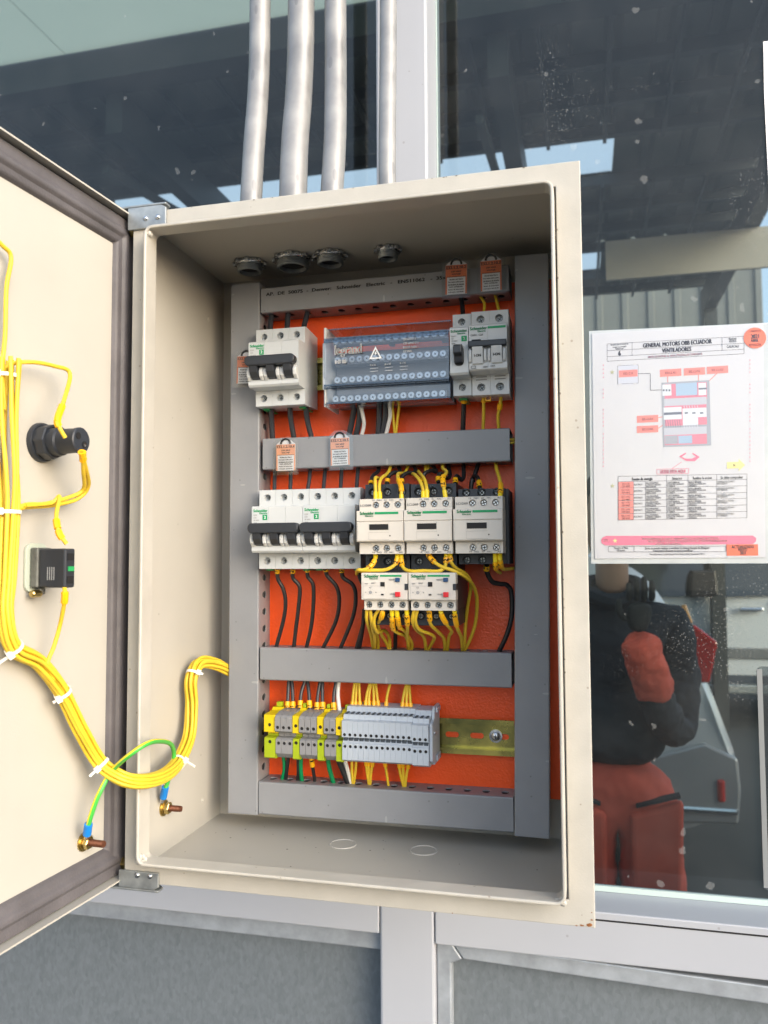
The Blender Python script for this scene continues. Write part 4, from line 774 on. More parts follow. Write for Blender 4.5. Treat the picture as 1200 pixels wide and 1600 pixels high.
# galvanised infill panels with their edge trims
wpart('infill_panel', GALV, lambda b: b.box(.2185, 1.5995, YF+.032, YF+.036, GZ+.02, -.1715))
wpart('infill_panel', GALV, lambda b: b.box(-1.2835, .1515, YF+.032, YF+.036, GZ+.02, -.1665))
wpart('panel_trim', TRIM, lambda b: b.prism([(.236, -.1715), (1.599, -.2135), (1.599, -.2355), (.250, -.1905)], 'y', YF+.012, YF+.031), bevel=.002)
wpart('panel_trim', TRIM, lambda b: b.prism([(.2185, -.172), (.2355, -.1717), (.2495, -.1908), (.2360, -.197), (.2360, GZ+.02), (.2185, GZ+.02)], 'y', YF+.0125, YF+.0305), bevel=.002)
wpart('panel_trim', TRIM, lambda b: b.box(-1.283, .1515, YF+.012, YF+.031, -.1905, -.1668), bevel=.002)
wpart('kick_rail', ALU, lambda b: b.box(-1.283, .151, YF, YF+.09, GZ, GZ+.06)); wpart('kick_rail', ALU, lambda b: b.box(.219, 1.599, YF, YF+.09, GZ, GZ+.06))

FACADE = mat('rendered_facade', (.45, .46, .46), .85, var=.1, vscale=2, bump=.2, bscale=60)
fw = MB(); fw.box(-6, -1.352, .31, .5, GZ, 3.4).box(1.668, 6, .31, .5, GZ, 3.4).box(-1.35, 1.666, .31, .5, 3.001, 3.4)
tag(fw.build('building_wall', FACADE), 'pale rendered building wall framing the window wall', 'wall')

# ---------------------------------------------------------------- the covered yard seen through the glass
MIR = Matrix.Translation((0, 2*YG, 0)) @ Matrix.Scale(-1, 4, (0, 1, 0))    # the lists below give distances in front of the pane; the yard lies behind it
SHEET = mat('dark_roof_sheet', (.115, .118, .105), .6, .1, var=.3, vscale=1.2)
STEELB = mat('painted_roof_steel', (.035, .042, .046), .55, .2, var=.2, vscale=4)
SKYL = bpy.data.materials.new('translucent_roof_sheet'); SKYL.use_nodes = True
nt = SKYL.node_tree; nt.nodes.remove(nt.nodes['Principled BSDF']); tl = nt.nodes.new('ShaderNodeBsdfTranslucent'); tl.inputs[0].default_value = (.72, .78, .84, 1); nt.links.new(tl.outputs[0], nt.nodes['Material Output'].inputs[0])
ZC = 2.9
cn = thing('canopy_roof', 'dark corrugated canopy roof with pale skylight sheets, seen through the window glass', 'canopy', (1.5, 2*YG+6.6, GZ))
o = Vector(cn.location)
def cpart(name, m, fn, **k):
    b = MB(); b.X = Matrix.Translation(-o) @ MIR; fn(b); return b.build(name, m, cn, **k)
SK = [(-3.4, .64, -4.12, -3.56), (-3.4, .60, -6.0, -5.42), (-7.4, -4.6, -3.4, -2.9)]
def corr(b, x0, x1, y0, y1, z=ZC):
    # trapezoid ribs running along Y
    p = .25; n = max(1, int(round((x1-x0)/p))); p = (x1-x0)/n; prof = []
    for i in range(n):
        a = x0+i*p; prof += [(a, z), (a+p*.62, z), (a+p*.72, z+.035), (a+p*.90, z+.035)]
    prof.append((x1, z)); m = len(prof)
    b.add([(x, y0, h) for x, h in prof]+[(x, y1, h) for x, h in prof], [(i, i+1, m+i+1, m+i) for i in range(m-1)])
def sheets():
    ys = [-6.6, -6.0, -5.42, -4.12, -3.56, -2.3]
    for y0, y1 in zip(ys, ys[1:]):
        cuts = [s for s in SK[:2] if abs(s[2]-y0) < .01]
        if cuts: yield (-8, cuts[0][0], y0, y1); yield (cuts[0][1], 1.63, y0, y1)
        else: yield (-8, 1.63, y0, y1)
for q in sheets(): cpart('roof_sheet', SHEET, lambda b: corr(b, *q), solid=.002)
for s in SK[:2]: cpart('skylight_sheet', SKYL, lambda b: b.box(s[0]+.002, s[1]-.002, s[2]+.002, s[3]-.002, ZC+.001, ZC+.004))
for y in (-2.36, -2.78, -3.16, -3.51, -4.17, -4.60, -5.0, -5.37, -6.05, -6.5):
    cpart('purlin', STEELB, lambda b: b.box(-8, 1.60, y-.025, y+.025, ZC-.075, ZC-.006))
x = -7.8
while x < 1.6:
    cpart('stringer', STEELB, lambda b: b.box(x-.011, x+.011, -6.58, -4.14, ZC-.098, ZC-.077)); cpart('stringer', STEELB, lambda b: b.box(x-.011, x+.011, -3.54, -2.33, ZC-.098, ZC-.077)); x += .335
for x in (-4.1, -2.0, .05):
    for y0 in (-2.4, -3.6, -4.8): cpart('brace', STEELB, lambda b: b.prism([(y0, ZC-.50), (y0-1.1, ZC-.35), (y0-1.1, ZC-.31), (y0, ZC-.46)], 'x', x-.12, x-.08))
for x in (-6.2, -4.1, -2.0, .05, 1.58): cpart('rafter', STEELB, lambda b: b.box(x-.05, x+.05, -6.6, -2.32, ZC-.33, ZC-.107))
SOFF = bpy.data.materials.new('translucent_white_sheet'); SOFF.use_nodes = True
nt = SOFF.node_tree; nt.nodes.remove(nt.nodes['Principled BSDF']); tl = nt.nodes.new('ShaderNodeBsdfTranslucent'); tl.inputs[0].default_value = (.60, .63, .57, 1); nt.links.new(tl.outputs[0], nt.nodes['Material Output'].inputs[0])
for k in range(5): cpart('pale_roof_sheet', SOFF, lambda b: b.box(-8+k*1.93, -8+(k+1)*1.93-.003, -2.19, .30, ZC+.06, ZC+.064))
cpart('edge_gutter', STEELB, lambda b: b.box(-8, 1.64, -2.34, -2.20, ZC-.10, ZC+.09))
cpart('fascia_board', mat('beige_fascia', (.40, .37, .31), .7, var=.15, vscale=2), lambda b: b.box(.60, 1.95, -4.53, -4.50, ZC-.62, ZC-.335))
for x in (-6.2, 1.58): cpart('post', STEELB, lambda b: b.box(x-.06, x+.06, -6.5, -6.38, GZ, ZC-.331)); cpart('post', STEELB, lambda b: b.box(x-.06, x+.06, -2.5, -2.4, GZ, ZC-.331)) if x < 0 else None
for p in list(cn.children): pass
WALLP = mat('pale_corrugated_cladding', (.17, .18, .18), .6, var=.2, vscale=1.5)
fb = thing('far_building', 'pale clad building across the yard, seen through the window glass', 'building', (0, 2*YG+12, GZ)); o = Vector(fb.location)
def fbp(name, m, fn):
    b = MB(); b.X = Matrix.Translation(-o) @ MIR; fn(b); return b.build(name, m, fb)
def fbw(b):
    n = 33; pr = []
    for i in range(n): a = -10+i*.4; pr += [(a, -12), (a+.28, -12), (a+.30, -11.96), (a+.38, -11.96)]
    pr.append((3.2, -12)); pr += [(3.2, -12.3), (-10, -12.3)]
    b.prism(pr, 'z', GZ, 8)
fbp('cladding', WALLP, fbw); fbp('plinth', STEELB, lambda b: b.box(-10, 3.2, -11.95, -11.9, GZ, GZ+.5))
fbp('door_opening', STEELB, lambda b: b.box(-4.5, -1.0, -11.95, -11.91, GZ+.501, 1.6))
# ================================================================ ENCLOSURE
enc = thing('electrical_enclosure', 'open cream steel electrical enclosure with orange mounting plate, its door swung to the left', 'enclosure', (0, 0, 0))
W, H, D, T = .400, .600, .190, .0016
FL, LP = .0207, .0192
b = MB(); b.box(0, T, 0, D-T, 0, H).box(W-T, W, 0, D-T, 0, H).box(T, W-T, 0, D-T, 0, T).box(T, W-T, 0, D-T, H-T, H).box(0, W, D-T, D, 0, H)
b.build('shell', CREAM, enc)
b = MB(); i0 = FL-.0012
for q in ((0, i0, 0, H), (W-i0, W, 0, H)): b.box(q[0], q[1], -T, 0, q[2], q[3])
b.box(i0, W-i0, -T, 0, 0, i0).box(i0, W-i0, -T, 0, H-i0, H)
b2 = MB()
def ring(b, x0, x1, z0, z1, r, t, y0, y1):
    A = rrect(x0, x1, z0, z1, r); B = rrect(x0+t, x1-t, z0+t, z1-t, max(.001, r-t)); n = len(A)
    vs = [(a, y0, c) for a, c in A]+[(a, y0, c) for a, c in B]+[(a, y1, c) for a, c in A]+[(a, y1, c) for a, c in B]
    fs = []
    for i in range(n):
        j = (i+1) % n
        fs += [(i, j, n+j, n+i), (2*n+i, 3*n+i, 3*n+j, 2*n+j), (i, 2*n+i, 2*n+j, j), (n+i, n+j, 3*n+j, 3*n+i)]
    b.add(vs, fs, True)
# flange as one ring so that the outer edge can be rounded
b = MB(); A = [(0, 0), (W, 0), (W, H), (0, H)]; B = [(i0, i0), (W-i0, i0), (W-i0, H-i0), (i0, H-i0)]
b.add([(x, -T, z) for x, z in A]+[(x, -T, z) for x, z in B]+[(x, -.0001, z) for x, z in A]+[(x, -.0001, z) for x, z in B],
      [q for i in range(4) for j in [(i+1) % 4] for q in ((i, j, 4+j, 4+i), (8+i, 12+i, 12+j, 8+j), (i, 8+i, 8+j, j), (4+i, 4+j, 12+j, 12+i))])
b.build('front_flange', CREAMW, enc, bevel=.0007)
b = MB(); ring(b, FL, W-FL, FL, H-FL, .008, .0028, -LP, -.0001); b.build('gutter_lip', CREAMW, enc, bevel=.0009, angle=50)
for x, z in ((FL+.004, H-FL-.004), (FL+.004, FL+.004), (W-FL-.004, FL+.003)):
    b = MB()
    for k in range(5): b.lathe((x+random.uniform(-.003, .003), -.012-.004*random.random(), z+random.uniform(-.003, .003)), (0, -1, 0), [(.0005, -.001), (.0022, 0), (.0026, .001), (.0012, .0022)], 8)
    b.build('weld_bead', CREAMW, enc)
# paint chips and rust at the lower right corner
b = MB()
for cx, cz, s in ((.3955, .0022, .0022), (.390, .0012, .0016), (.3975, .006, .0011), (.3975, .0115, .0007), (.386, .0009, .0010), (.2905, .0008, .0007)):
    b.flat([(cx+s*random.uniform(.6, 1.3)*math.cos(a), cz+.6*s*random.uniform(.5, 1.2)*math.sin(a)) for a in [k*math.pi/5 for k in range(10)]], -T-.0002)
b.build('rust_chip', RUST, enc)
b = MB()
for k in range(9): 
    cx = random.uniform(.05, .36); cz = H-.0008; s = random.uniform(.0005, .0011)
    b.flat([(cx+s*math.cos(a), cz+.5*s*math.sin(a)) for a in [q*math.pi/3 for q in range(6)]], -T-.0002)
for k in range(7):
    cz = random.uniform(.1, .55); cx = W-FL+.0015; s = random.uniform(.0004, .0008)
    b.flat([(cx+s*math.cos(a), cz+s*1.5*math.sin(a)) for a in [q*math.pi/3 for q in range(6)]], -T-.0002)
b.build('paint_chip', mat('dark_chip', (.10, .085, .07), .8), enc)
YP = .172
MB().box(.030, .3725, YP, YP+.0025, .0445, .565).build('mounting_plate', ORANGE, enc, bevel=.0006)
b = MB()
for x, z in ((.04, .055), (.362, .055), (.04, .555), (.362, .555)): b.cyl((x, D-T, z), (x, YP+.0025, z), .005, n=10)
b.build('plate_standoff', STEELD, enc)
b = MB()
for z in (.06, .50): b.box(.06, .34, D, YF-.001, z, z+.041)
b.build('mounting_strut', STEELD, enc)
# knock-outs in the floor
for x, y in ((.162, .1257), (.2425, .1263)):
    b = MB(); b.lathe((x, y, T), (0, 0, 1), [(.0137, 0), (.0134, .0007), (.0122, .0007), (.0118, .0001)], 28, caps=False); b.build('knockout', mat('pale_primer', (.47, .455, .42), .5), enc)
# foundry dust on the floor
b = MB()
for k in range(26):
    x, y, s = random.uniform(.02, .38), random.uniform(.01, .17), random.uniform(.0004, .0012)
    b.add([(x+s*random.uniform(.5, 1.3)*math.cos(a), y+s*math.sin(a), T+.0002) for a in [q*math.pi/3 for q in range(6)]], [tuple(range(6))])
b.build('grit', mat('grit', (.12, .11, .10), .9), enc)
# earth stud on the left wall
def stud(b, p, d, L=.018, mats=None):
    p = Vector(p); d = Vector(d)
    b.mat(0).lathe(p, d, [(.0078, 0), (.0078, .0012)], 20); b.lathe(p, d, [(.0064, .0012), (.0064, .0024)], 20)
    b.lathe(p, d, [(.0052, .0024), (.0057, .0030), (.0057, .0068), (.0050, .0074)], 6)
    pr = [(.0028, .0074)]; h = .0074
    while h < L: pr += [(.0030, h), (.0026, h+.0007)]; h += .0014
    pr += [(.0026, L+.001)]
    b.mat(1).lathe(p, d, pr, 14)
b = MB(); stud(b, (T, .0625, .0445), (1, 0, 0)); b.build('earth_stud', [BRASS, COPPER], enc)
b = MB()
for y, z in ((.145, .028), (.02, .06), (.15, .545)): b.lathe((T, y, z), (1, 0, 0), [(.0022, 0), (.0018, .0009), (.0006, .0013)], 10)
b.build('rivet', CREAM, enc)
# hinge brackets: a folded zinc plate riveted to the flange at each left corner
for top in (1, 0):
    zz = H if top else 0; s = 1 if top else -1
    b = MB(); hz = .0165 if top else .0105; b.prism([(-.004, zz-s*hz), (.0345, zz-s*hz), (.0345, zz+s*.0015), (.030, zz+s*.004), (-.004, zz+s*.004)], 'y', -.0045, -T-.0002)
    b.prism([(.0345, .004), (.0345, -.0044), (.030, -.0046), (-.012, -.0046), (-.022, .004), (-.022, .026), (.010, .026)], 'z', *sorted((zz+s*.0042, zz+s*.0062)))
    hb = b.build('hinge_bracket', STEELD, enc, bevel=.0006)
    for x in (.0145, .0265): MB().lathe((x, -.0045, zz-s*.0075), (0, -1, 0), [(.0024, 0), (.0022, .0010), (.0010, .0018)], 12).build('rivet', STEEL, hb)

# ---- door, opened a little past a right angle; local x = away from the hinge, y = inward normal
TH = R(4.1); DOOR_LOC = (-.0030, -.003, 0); DOOR_ROT = (0, 0, math.atan2(-math.cos(TH), -math.sin(TH)))
U0, U1, PN = -.026, .374, -.0125
b = MB(); b.box(U0, U1, PN-.0016, PN, 0, H)                                    # panel
b.box(U0, U0+.0015, PN+.0001, 0, .0016, H-.0016).box(U1-.0015, U1, PN+.0001, 0, .0016, H-.0016).box(U0, U1, PN+.0001, 0, 0, .0015).box(U0, U1, PN+.0001, 0, H-.0015, H)
door = b.build('door', CREAM, enc, loc=DOOR_LOC); door.rotation_euler = DOOR_ROT
# gasket: foamed bead with a raised ridge, mitred round the panel; profile (distance in from the outer edge, height over panel)
gp = [(.0, .0), (.0, .0052), (.0095, .0056), (.0130, .0078), (.0165, .0080), (.0195, .0052), (.0245, .0040), (.0268, .0)]
b = MB(); loops = []
for d, h in gp:
    e = .0026+d; loops.append([(U0+e+.004, PN+h, e), (U1-e, PN+h, e), (U1-e, PN+h, H-e), (U0+e+.004, PN+h, H-e)])
vs = [p for l in loops for p in l]
b.add(vs, [(i*4+k, i*4+(k+1) % 4, (i+1)*4+(k+1) % 4, (i+1)*4+k) for i in range(len(gp)-1) for k in range(4)])
gk = b.build('gasket', GASK, door, bevel=.0014, seg=3)
b = MB(); b.lathe((U0+.0115, PN+.0052, H-.0105), (0, 1, 0), [(.0062, 0), (.0062, .0016), (.0048, .0040), (.0022, .0056)], 16); b.build('hinge_pin', BRASS, door)
b = MB(); b.lathe((U0+.0115, PN+.0052, .0105), (0, 1, 0), [(.0058, 0), (.0058, .006), (.0048, .0072)], 6); b.build('hinge_pin', BRASS, door)
b = MB(); stud(b, (.0345, PN, .0440), (0, 1, 0), .020); b.build('earth_stud', [BRASS, COPPER], door)

# ================================================================ CONDUITS
CONDS = [(.0570, .0117, [(.057, .134, .606), (.0572, .135, .655), (.0560, .146, .730), (.0548, .160, .805), (.0545, .165, .90), (.0545, .165, 1.2), (.0545, .165, 2.6)], 'leftmost slim galvanised conduit entering the top of the enclosure'),
         (.1055, .0148, [(.1055, .134, .606), (.1050, .1355, .655), (.1030, .147, .730), (.1030, .160, .800), (.1035, .165, .90), (.1035, .165, 1.2), (.1035, .165, 2.6)], 'thickest galvanised conduit, second from the left above the enclosure'),
         (.1470, .0120, [(.1470, .134, .606), (.1478, .1355, .655), (.1482, .147, .730), (.1450, .160, .805), (.1434, .165, .90), (.1432, .165, 1.2), (.1432, .165, 2.6)], 'third galvanised conduit from the left, bent at mid height'),
         (.2085, .0090, [(.2085, .134, .606), (.2085, .134, .70), (.2065, .150, .85), (.206, .155, 1.0), (.206, .155, 1.3), (.206, .155, 2.6)], 'thin straight conduit with black lettering in front of the white mullion')]
for i, (x, r, P, lab) in enumerate(CONDS):
    t = thing('metal_conduit', lab, 'conduit', (x, .134, .6), 'conduits above the enclosure'); o = Vector(t.location)
    b = MB(); b.X = Matrix.Translation(-o); b.tube(P, r, 32, 16); b.build('pipe', EMT, t, angle=60)
    b = MB(); b.lathe((0, 0, .0002), (0, 0, 1), [(r*1.25, 0), (r*1.25, .006)], 20); b.build('outer_seal', STEELD, t)
    b = MB(); n = 8; R0 = r*1.36
    pr = []
    b.lathe((0, 0, -.0018), (0, 0, -1), [(R0, 0), (R0*1.04, .001), (R0*1.04, .0034), (R0*.96, .0044)], n)
    for k in range(n):
        a = 2*math.pi*k/n+.2; b.X = Matrix.Translation((R0*math.cos(a), R0*math.sin(a), -.004)) @ Matrix.Rotation(a, 4, 'Z'); b.box(-.001, .0022, -.0024, .0024, -.0017, .0017)
    b.X = None; b.build('locknut', STEEL, t, bevel=.0004)
    b = MB(); pr = [(r*1.10, .0018)]; h = .006
    while h < .0125: pr += [(r*1.14, h), (r*1.07, h+.0008)]; h += .0016
    pr += [(r*1.09, .0132), (r*.92, .0132), (r*.92, .004)]
    b.lathe((0, 0, 0), (0, 0, -1), pr, 24, caps=False); b.build('threaded_throat', STEELD, t, angle=20)
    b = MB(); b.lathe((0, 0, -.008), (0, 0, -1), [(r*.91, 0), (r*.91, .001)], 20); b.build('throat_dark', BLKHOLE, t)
    if i == 3:
        b = MB(); s = 'Luvar I.TEMT.EX0117.qu'; vs, fs = text_mesh(s, .0080); x1 = max(v.x for v in vs); out = []
        for v in vs:     # wrap the lettering round the pipe, reading downwards
            zz = .689-v.x*.080/x1; ang = R(-60)+(v.y-.0028)/r; f = (zz-.7)/.15; f = max(0, f); f = f*f*(3-2*f); cx = .2085-.002*f; cy = .134+.016*f
            out.append((cx+(r+.00015)*math.cos(ang)-o.x, cy+(r+.00015)*math.sin(ang)-o.y, zz-o.z))
        b.add(out, fs); b.build('lettering', INK, t)

# ================================================================ CABLE DUCTS AND RAILS
PITCH = .0176
def keyhole(cx, cz, along_x=True, s=1):
    r = .0031; pts = []
    for k in range(12):
        a = 2*math.pi*k/12; u, v = .0040*math.cos(a), .0040*math.sin(a)
        if v < -.002 and abs(u) < .0025: v -= .0022
        pts.append((u, v))
    return [(cx+u, cz+v*s) for u, v in pts]
def make_duct(name, label, x0, z0, length, width, horiz, yfront, yback, rotdeg=0, group='grey slotted cable ducts'):
    """channel with slotted side walls and a snap-on cover; local x along the duct, z across, y depth (front = negative)"""
    dep = yback-yfront; t = thing(name, label, 'cable duct', (x0, yback, z0), group, (0, R(-rotdeg if horiz else -90-rotdeg), 0))
    b = MB(); n = int(length/PITCH); p = length/n
    b.add([(0, -.0002, .0012), (length, -.0002, .0012), (length, -.0002, width-.0012), (0, -.0002, width-.0012)], [(0, 1, 2, 3)])
    for side in (0, 1):
        z = .0012 if side == 0 else width-.0012
        for i in range(n):
            m2 = MB(); a = i*p
            m2.holeplate(a, a+p, -dep+.0012, -.0002, 0, keyhole(a+p/2, -dep*.44, s=1))
            b.add([(v[0], v[2], z) for v in m2.v], m2.f)
    b.build('channel', PVCD, t, solid=.0011, soff=0)
    b = MB()
    for q in range(4): b.cyl((.002, -.008-.004*(q % 2), .0055+q*(width-.011)/3), (length-.002, -.008-.004*(q % 2), .0055+q*(width-.011)/3), .0034, n=8)
    b.build('dark_wire_fill', BLK, t)  # black wire run added inside to make the slots look dark
    b = MB(); b.prism([(-dep+.007, 0), (-dep+.001, 0), (-dep, .001), (-dep, width-.001), (-dep+.001, width), (-dep+.007, width), (-dep+.007, width-.0010), (-dep+.0012, width-.0010), (-dep+.0012, .0010), (-dep+.007, .0010)], 'x', 0, length)
    b.build('cover', PVC, t, bevel=.0003, seg=1)
    return t
YD = .1385
make_duct('cable_duct', 'upright grey cable duct at the left of the mounting plate', .0665, .0190, .558, .0335, False, YD, YP)
rd = make_duct('cable_duct', 'upright grey cable duct at the right, in shadow and slightly tilted', .3610, .0175, .5615, .0330, False, YD-.001, YP, 0)
rd.rotation_euler = (0, R(-90+.87), 0)
d1 = make_duct('cable_duct', 'topmost horizontal grey cable duct with a line of black lettering', .0680, .5435, .2625, .0270, True, YD, YP, .35)
make_duct('cable_duct', 'horizontal grey duct under the top row of breakers, two orange tags on it', .0705, .3755, .2585, .0330, True, YD, YP, .05)
make_duct('cable_duct', 'plain horizontal grey cable duct above the terminal blocks', .0685, .1565, .2590, .0335, True, YD, YP)
make_duct('cable_duct', 'lowest horizontal grey cable duct below the terminal blocks', .0675, .0200, .2600, .0328, True, YD, YP, .1)
b = MB(); b.text('AP.  DE  50075  -  Denver:   Schneider   Electric   -   EN511062   -  35x40', .0050, .006, -(YP-YD)-.0003, .0195, width=.200); b.build('lettering', INK, d1)
# steel top-hat rails
def make_rail(label, x0, x1, zc, slots):
    t = thing('din_rail', label, 'rail', (x0, YP, zc), 'mounting rails'); L = x1-x0
    b = MB(); h, hw = .0175, .0125; y0, y1 = -.0004, -.0075
    # web in cells, slotted where the rail is bare
    n = int(L/.0252); p = .0252; xs = [0]+[L-(n-i)*p for i in range(n+1)]
    for a, c in zip(xs, xs[1:]):
        if c-a < 1e-4: continue
        if slots and x0+a > .235: 
            m = (a+c)/2; hole = rrect(m-.0068, m+.0068, -.0028, .0028, .0027); b.holeplate(a, c, -hw, hw, y0, hole)
        else: b.rect(a, c, -hw, hw, y0)
    for s in (1, -1):
        b.add([(0, y0, s*hw), (L, y0, s*hw), (L, y1, s*hw), (0, y1, s*hw)], [(0, 1, 2, 3)]); b.add([(0, y1, s*hw), (L, y1, s*hw), (L, y1, s*h), (0, y1, s*h)], [(0, 1, 2, 3)])
    b.build('profile', RAILM, t, solid=.001, soff=0); return t
rl = make_rail('yellow zinc rail carrying the terminal blocks, bare and slotted at its right', .0700, .3270, .1030, True)
make_rail('yellow zinc rail behind the middle row of breakers and contactors', .0700, .3270, .3115, False)
make_rail('yellow zinc rail of the top row, showing between breaker and clear block', .0700, .3270, .4800, False)
sx = .3081-.07
b = MB(); b.mat(0).lathe((sx, -.0010, .0005), (0, -1, 0), [(.0066, 0), (.0066, .0008), (.0046, .0009), (.0043, .0024), (.003, .0036), (.001, .004)], 20)
b.mat(1).box(sx-.0022, sx+.0022, -.0051, -.0045, .0001, .0009).box(sx-.0004, sx+.0004, -.0051, -.0045, -.0017, .0027); b.build('screw', [STEEL, BLKHOLE], rl)
# duct fixing screws showing as bright dots
b = MB()
# ================================================================ DEVICES (local x right, y: front negative, z up; origin = lower left at the rail face)
YR = .1645
def screw_mesh(b, x, y, z, r, cross=True, ang=0):
    """recessed screw head facing -Y: steel rim, dark cross slot"""
    b.mat(0).lathe((x, y, z), (0, -1, 0), [(r, 0), (r, .0006), (r*.8, .001)], 12)
    b.mat(1); c = .75*r; w = r*.16
    M0 = Matrix.Translation((x, y-.00105, z)) @ Matrix.Rotation(ang, 4, 'Y'); old = b.X; b.X = M0 if old is None else old @ M0
    b.rect(-c, c, -w, w, 0); 
    if cross: b.rect(-w, w, -c, c, -.00005)
    b.X = old; b.mat(0)
def add_screws(t, pts, r=.0024, name='terminal_screw', mats=None):
    for x, y, z in pts:
        b = MB(); screw_mesh(b, x, y, z, r, True, random.uniform(0, 1.5)); b.build(name, mats or [STEELD, BLKHOLE], t)
def pole(b, x0, x1, prof, holes, back=True):
    """prof: closed (y,z) outline, counter-clockwise seen from +x; holes: {edge index: (zc, r, depth)} for vertical front edges"""
    n = len(prof)
    b.add([(x0, y, z) for y, z in prof], [tuple(range(n))]); b.add([(x1, y, z) for y, z in prof], [tuple(range(n-1, -1, -1))])
    for i in range(n):
        (ya, za), (yb, zb) = prof[i], prof[(i+1) % n]
        if i in holes:
            zc, r, dp = holes[i]; b.holeplate(x0, x1, min(za, zb), max(za, zb), ya, circ((x0+x1)/2, zc, r), dp)
        else: b.add([(x0, ya, za), (x1, ya, za), (x1, yb, zb), (x0, yb, zb)], [(0, 1, 2, 3)])
TF, NF = -.0405, -.0600     # terminal face, nose face
MPROF = [(0, .002), (-.036, .0), (TF, .0005), (TF, .0165), (NF+.002, .0168), (NF, .0188), (NF, .0620), (NF+.0015, .0635), (TF, .0638), (TF, .0812), (-.036, .082), (0, .080)]
MHOLES = {2: (.0085, .0037, .006), 8: (.0735, .0037, .006)}
def breaker3(label):
    t = thing('circuit_breaker', label, 'breaker', (0, YR, 0), 'three pole breakers')
    pw = .0180
    for k in range(3):
        b = MB(); pole(b, k*pw+.0001, (k+1)*pw-.0001, MPROF, MHOLES); b.build('pole_housing', MCBW, t, bevel=.0003, seg=1)
    add_screws(t, [((k+.5)*pw, TF+.0058, z) for k in range(3) for z in (.0085, .0735)])
    # dark tie bar over the three toggles
    b = MB(); b.prism(rrect(.0003, .0537, .0360, .0460, .0045, 5), 'y', NF-.0125, NF-.0030); b.build('tie_bar', DARK, t, bevel=.0012)
    for k in range(3):
        x = (k+.5)*pw
        b = MB(); b.prism([(NF-.0002, .0370), (NF-.0110, .0365), (NF-.0095, .0300), (NF-.0045, .0250), (NF-.0002, .0235)], 'x', x-.0042, x+.0042); b.build('toggle', DARK, t, bevel=.0006)
    # rounded shoulders between the toggles
    for xa, xb in ((.0003, .0044), (.0136, .0178), (.0182, .0224), (.0316, .0358), (.0362, .0404), (.0496, .0537)):
        b = MB(); b.prism([(NF+.0005, .0362), (NF-.0050, .0352), (NF-.0068, .0310), (NF-.0055, .0262), (NF-.0010, .0228), (NF+.0005, .0225)], 'x', xa, xb); b.build('toggle_shoulder', MCBW2, t, bevel=.0011)
    b = MB(); y = NF-.0003
    b.mat(0).text('Schneider', .0040, .0020, y, .0590, width=.0150).text('Electric', .0026, .0085, y, .0563, width=.0085); b.rect(.0118, .0168, .0495, .0547, y)
    b.mat(1).text('2', .0042, .0143, y-.0001, .0522, 'C')
    b.mat(2)
    for q in range(4): b.text(('EZ9F', 'C32', '3P 400V', '4500')[q], .0018, .0022, y, .0545-.0026*q)
    b.build('printed_mark', [GREEN, WPRINT, GTEXT], t)
    b = MB(); b.box(.004, .010, -.030, -.004, -.0016, -.0002).box(.044, .050, -.030, -.004, -.0016, -.0002); b.build('rail_clip', GREENP, t)
    # vents on the right flank
    b = MB()
    for q in range(5): b.box(.05395, .05408, -.030+.001*q, -.028+.001*q, .020+.009*q, .024+.009*q)
    b.build('flank_mark', MCBW2, t)
    return t
br = breaker3('grey three pole breaker at upper left, alone beside the clear distribution block')
br.location = (.0687, YR, .4395)
b2_ = copy_tree(br); b2_.location = (.0731, YR, .2712); b2_['label'] = 'left breaker of the adjoining pair in the middle row'
b3_ = copy_tree(br); b3_.location = (.1273, YR, .2712); b3_['label'] = 'right breaker of the adjoining pair, next to the first contactor'

# single pole breaker
t = thing('circuit_breaker', 'narrow single pole breaker with black handle, right of the clear block', 'breaker', (.2762, YR, .4395))
b = MB(); pole(b, 0, .0178, MPROF, MHOLES); b.build('pole_housing', MCBW, t, bevel=.0003, seg=1)
add_screws(t, [(.0095, TF+.0058, .0085), (.0095, TF+.0058, .0735)])
b = MB(); b.prism(rrect(.0043, .0133, .0255, .0445, .0035), 'y', NF-.0016, NF+.001); b.build('handle_well', BLKHOLE, t)
b = MB(); b.prism([(NF-.001, .0275), (NF-.0060, .0275), (NF-.0075, .0330), (NF-.0125, .0350), (NF-.0125, .0425), (NF-.0070, .0445), (NF-.001, .0445)], 'x', .0047, .0129); b.build('handle', DARK, t, bevel=.0010)
b = MB(); y = NF-.0003; b.mat(0).text('Schneider', .0038, .0010, y, .0592, width=.0158).text('Electric', .0024, .0075, y, .0566, width=.0075); b.rect(.0112, .0164, .0488, .0540, y); b.mat(1).text('2', .0042, .0138, y-.0001, .0514, 'C'); b.mat(2)
for q in range(4): b.text(('Easy9', 'C4', '1P 230V', '4500')[q], .0018, .0016, y, .0543-.0024*q)
b.build('printed_mark', [GREEN, WPRINT, GTEXT], t)
b = MB(); b.box(.004, .012, -.030, -.004, -.0016, -.0002); b.build('rail_clip', GREENP, t)
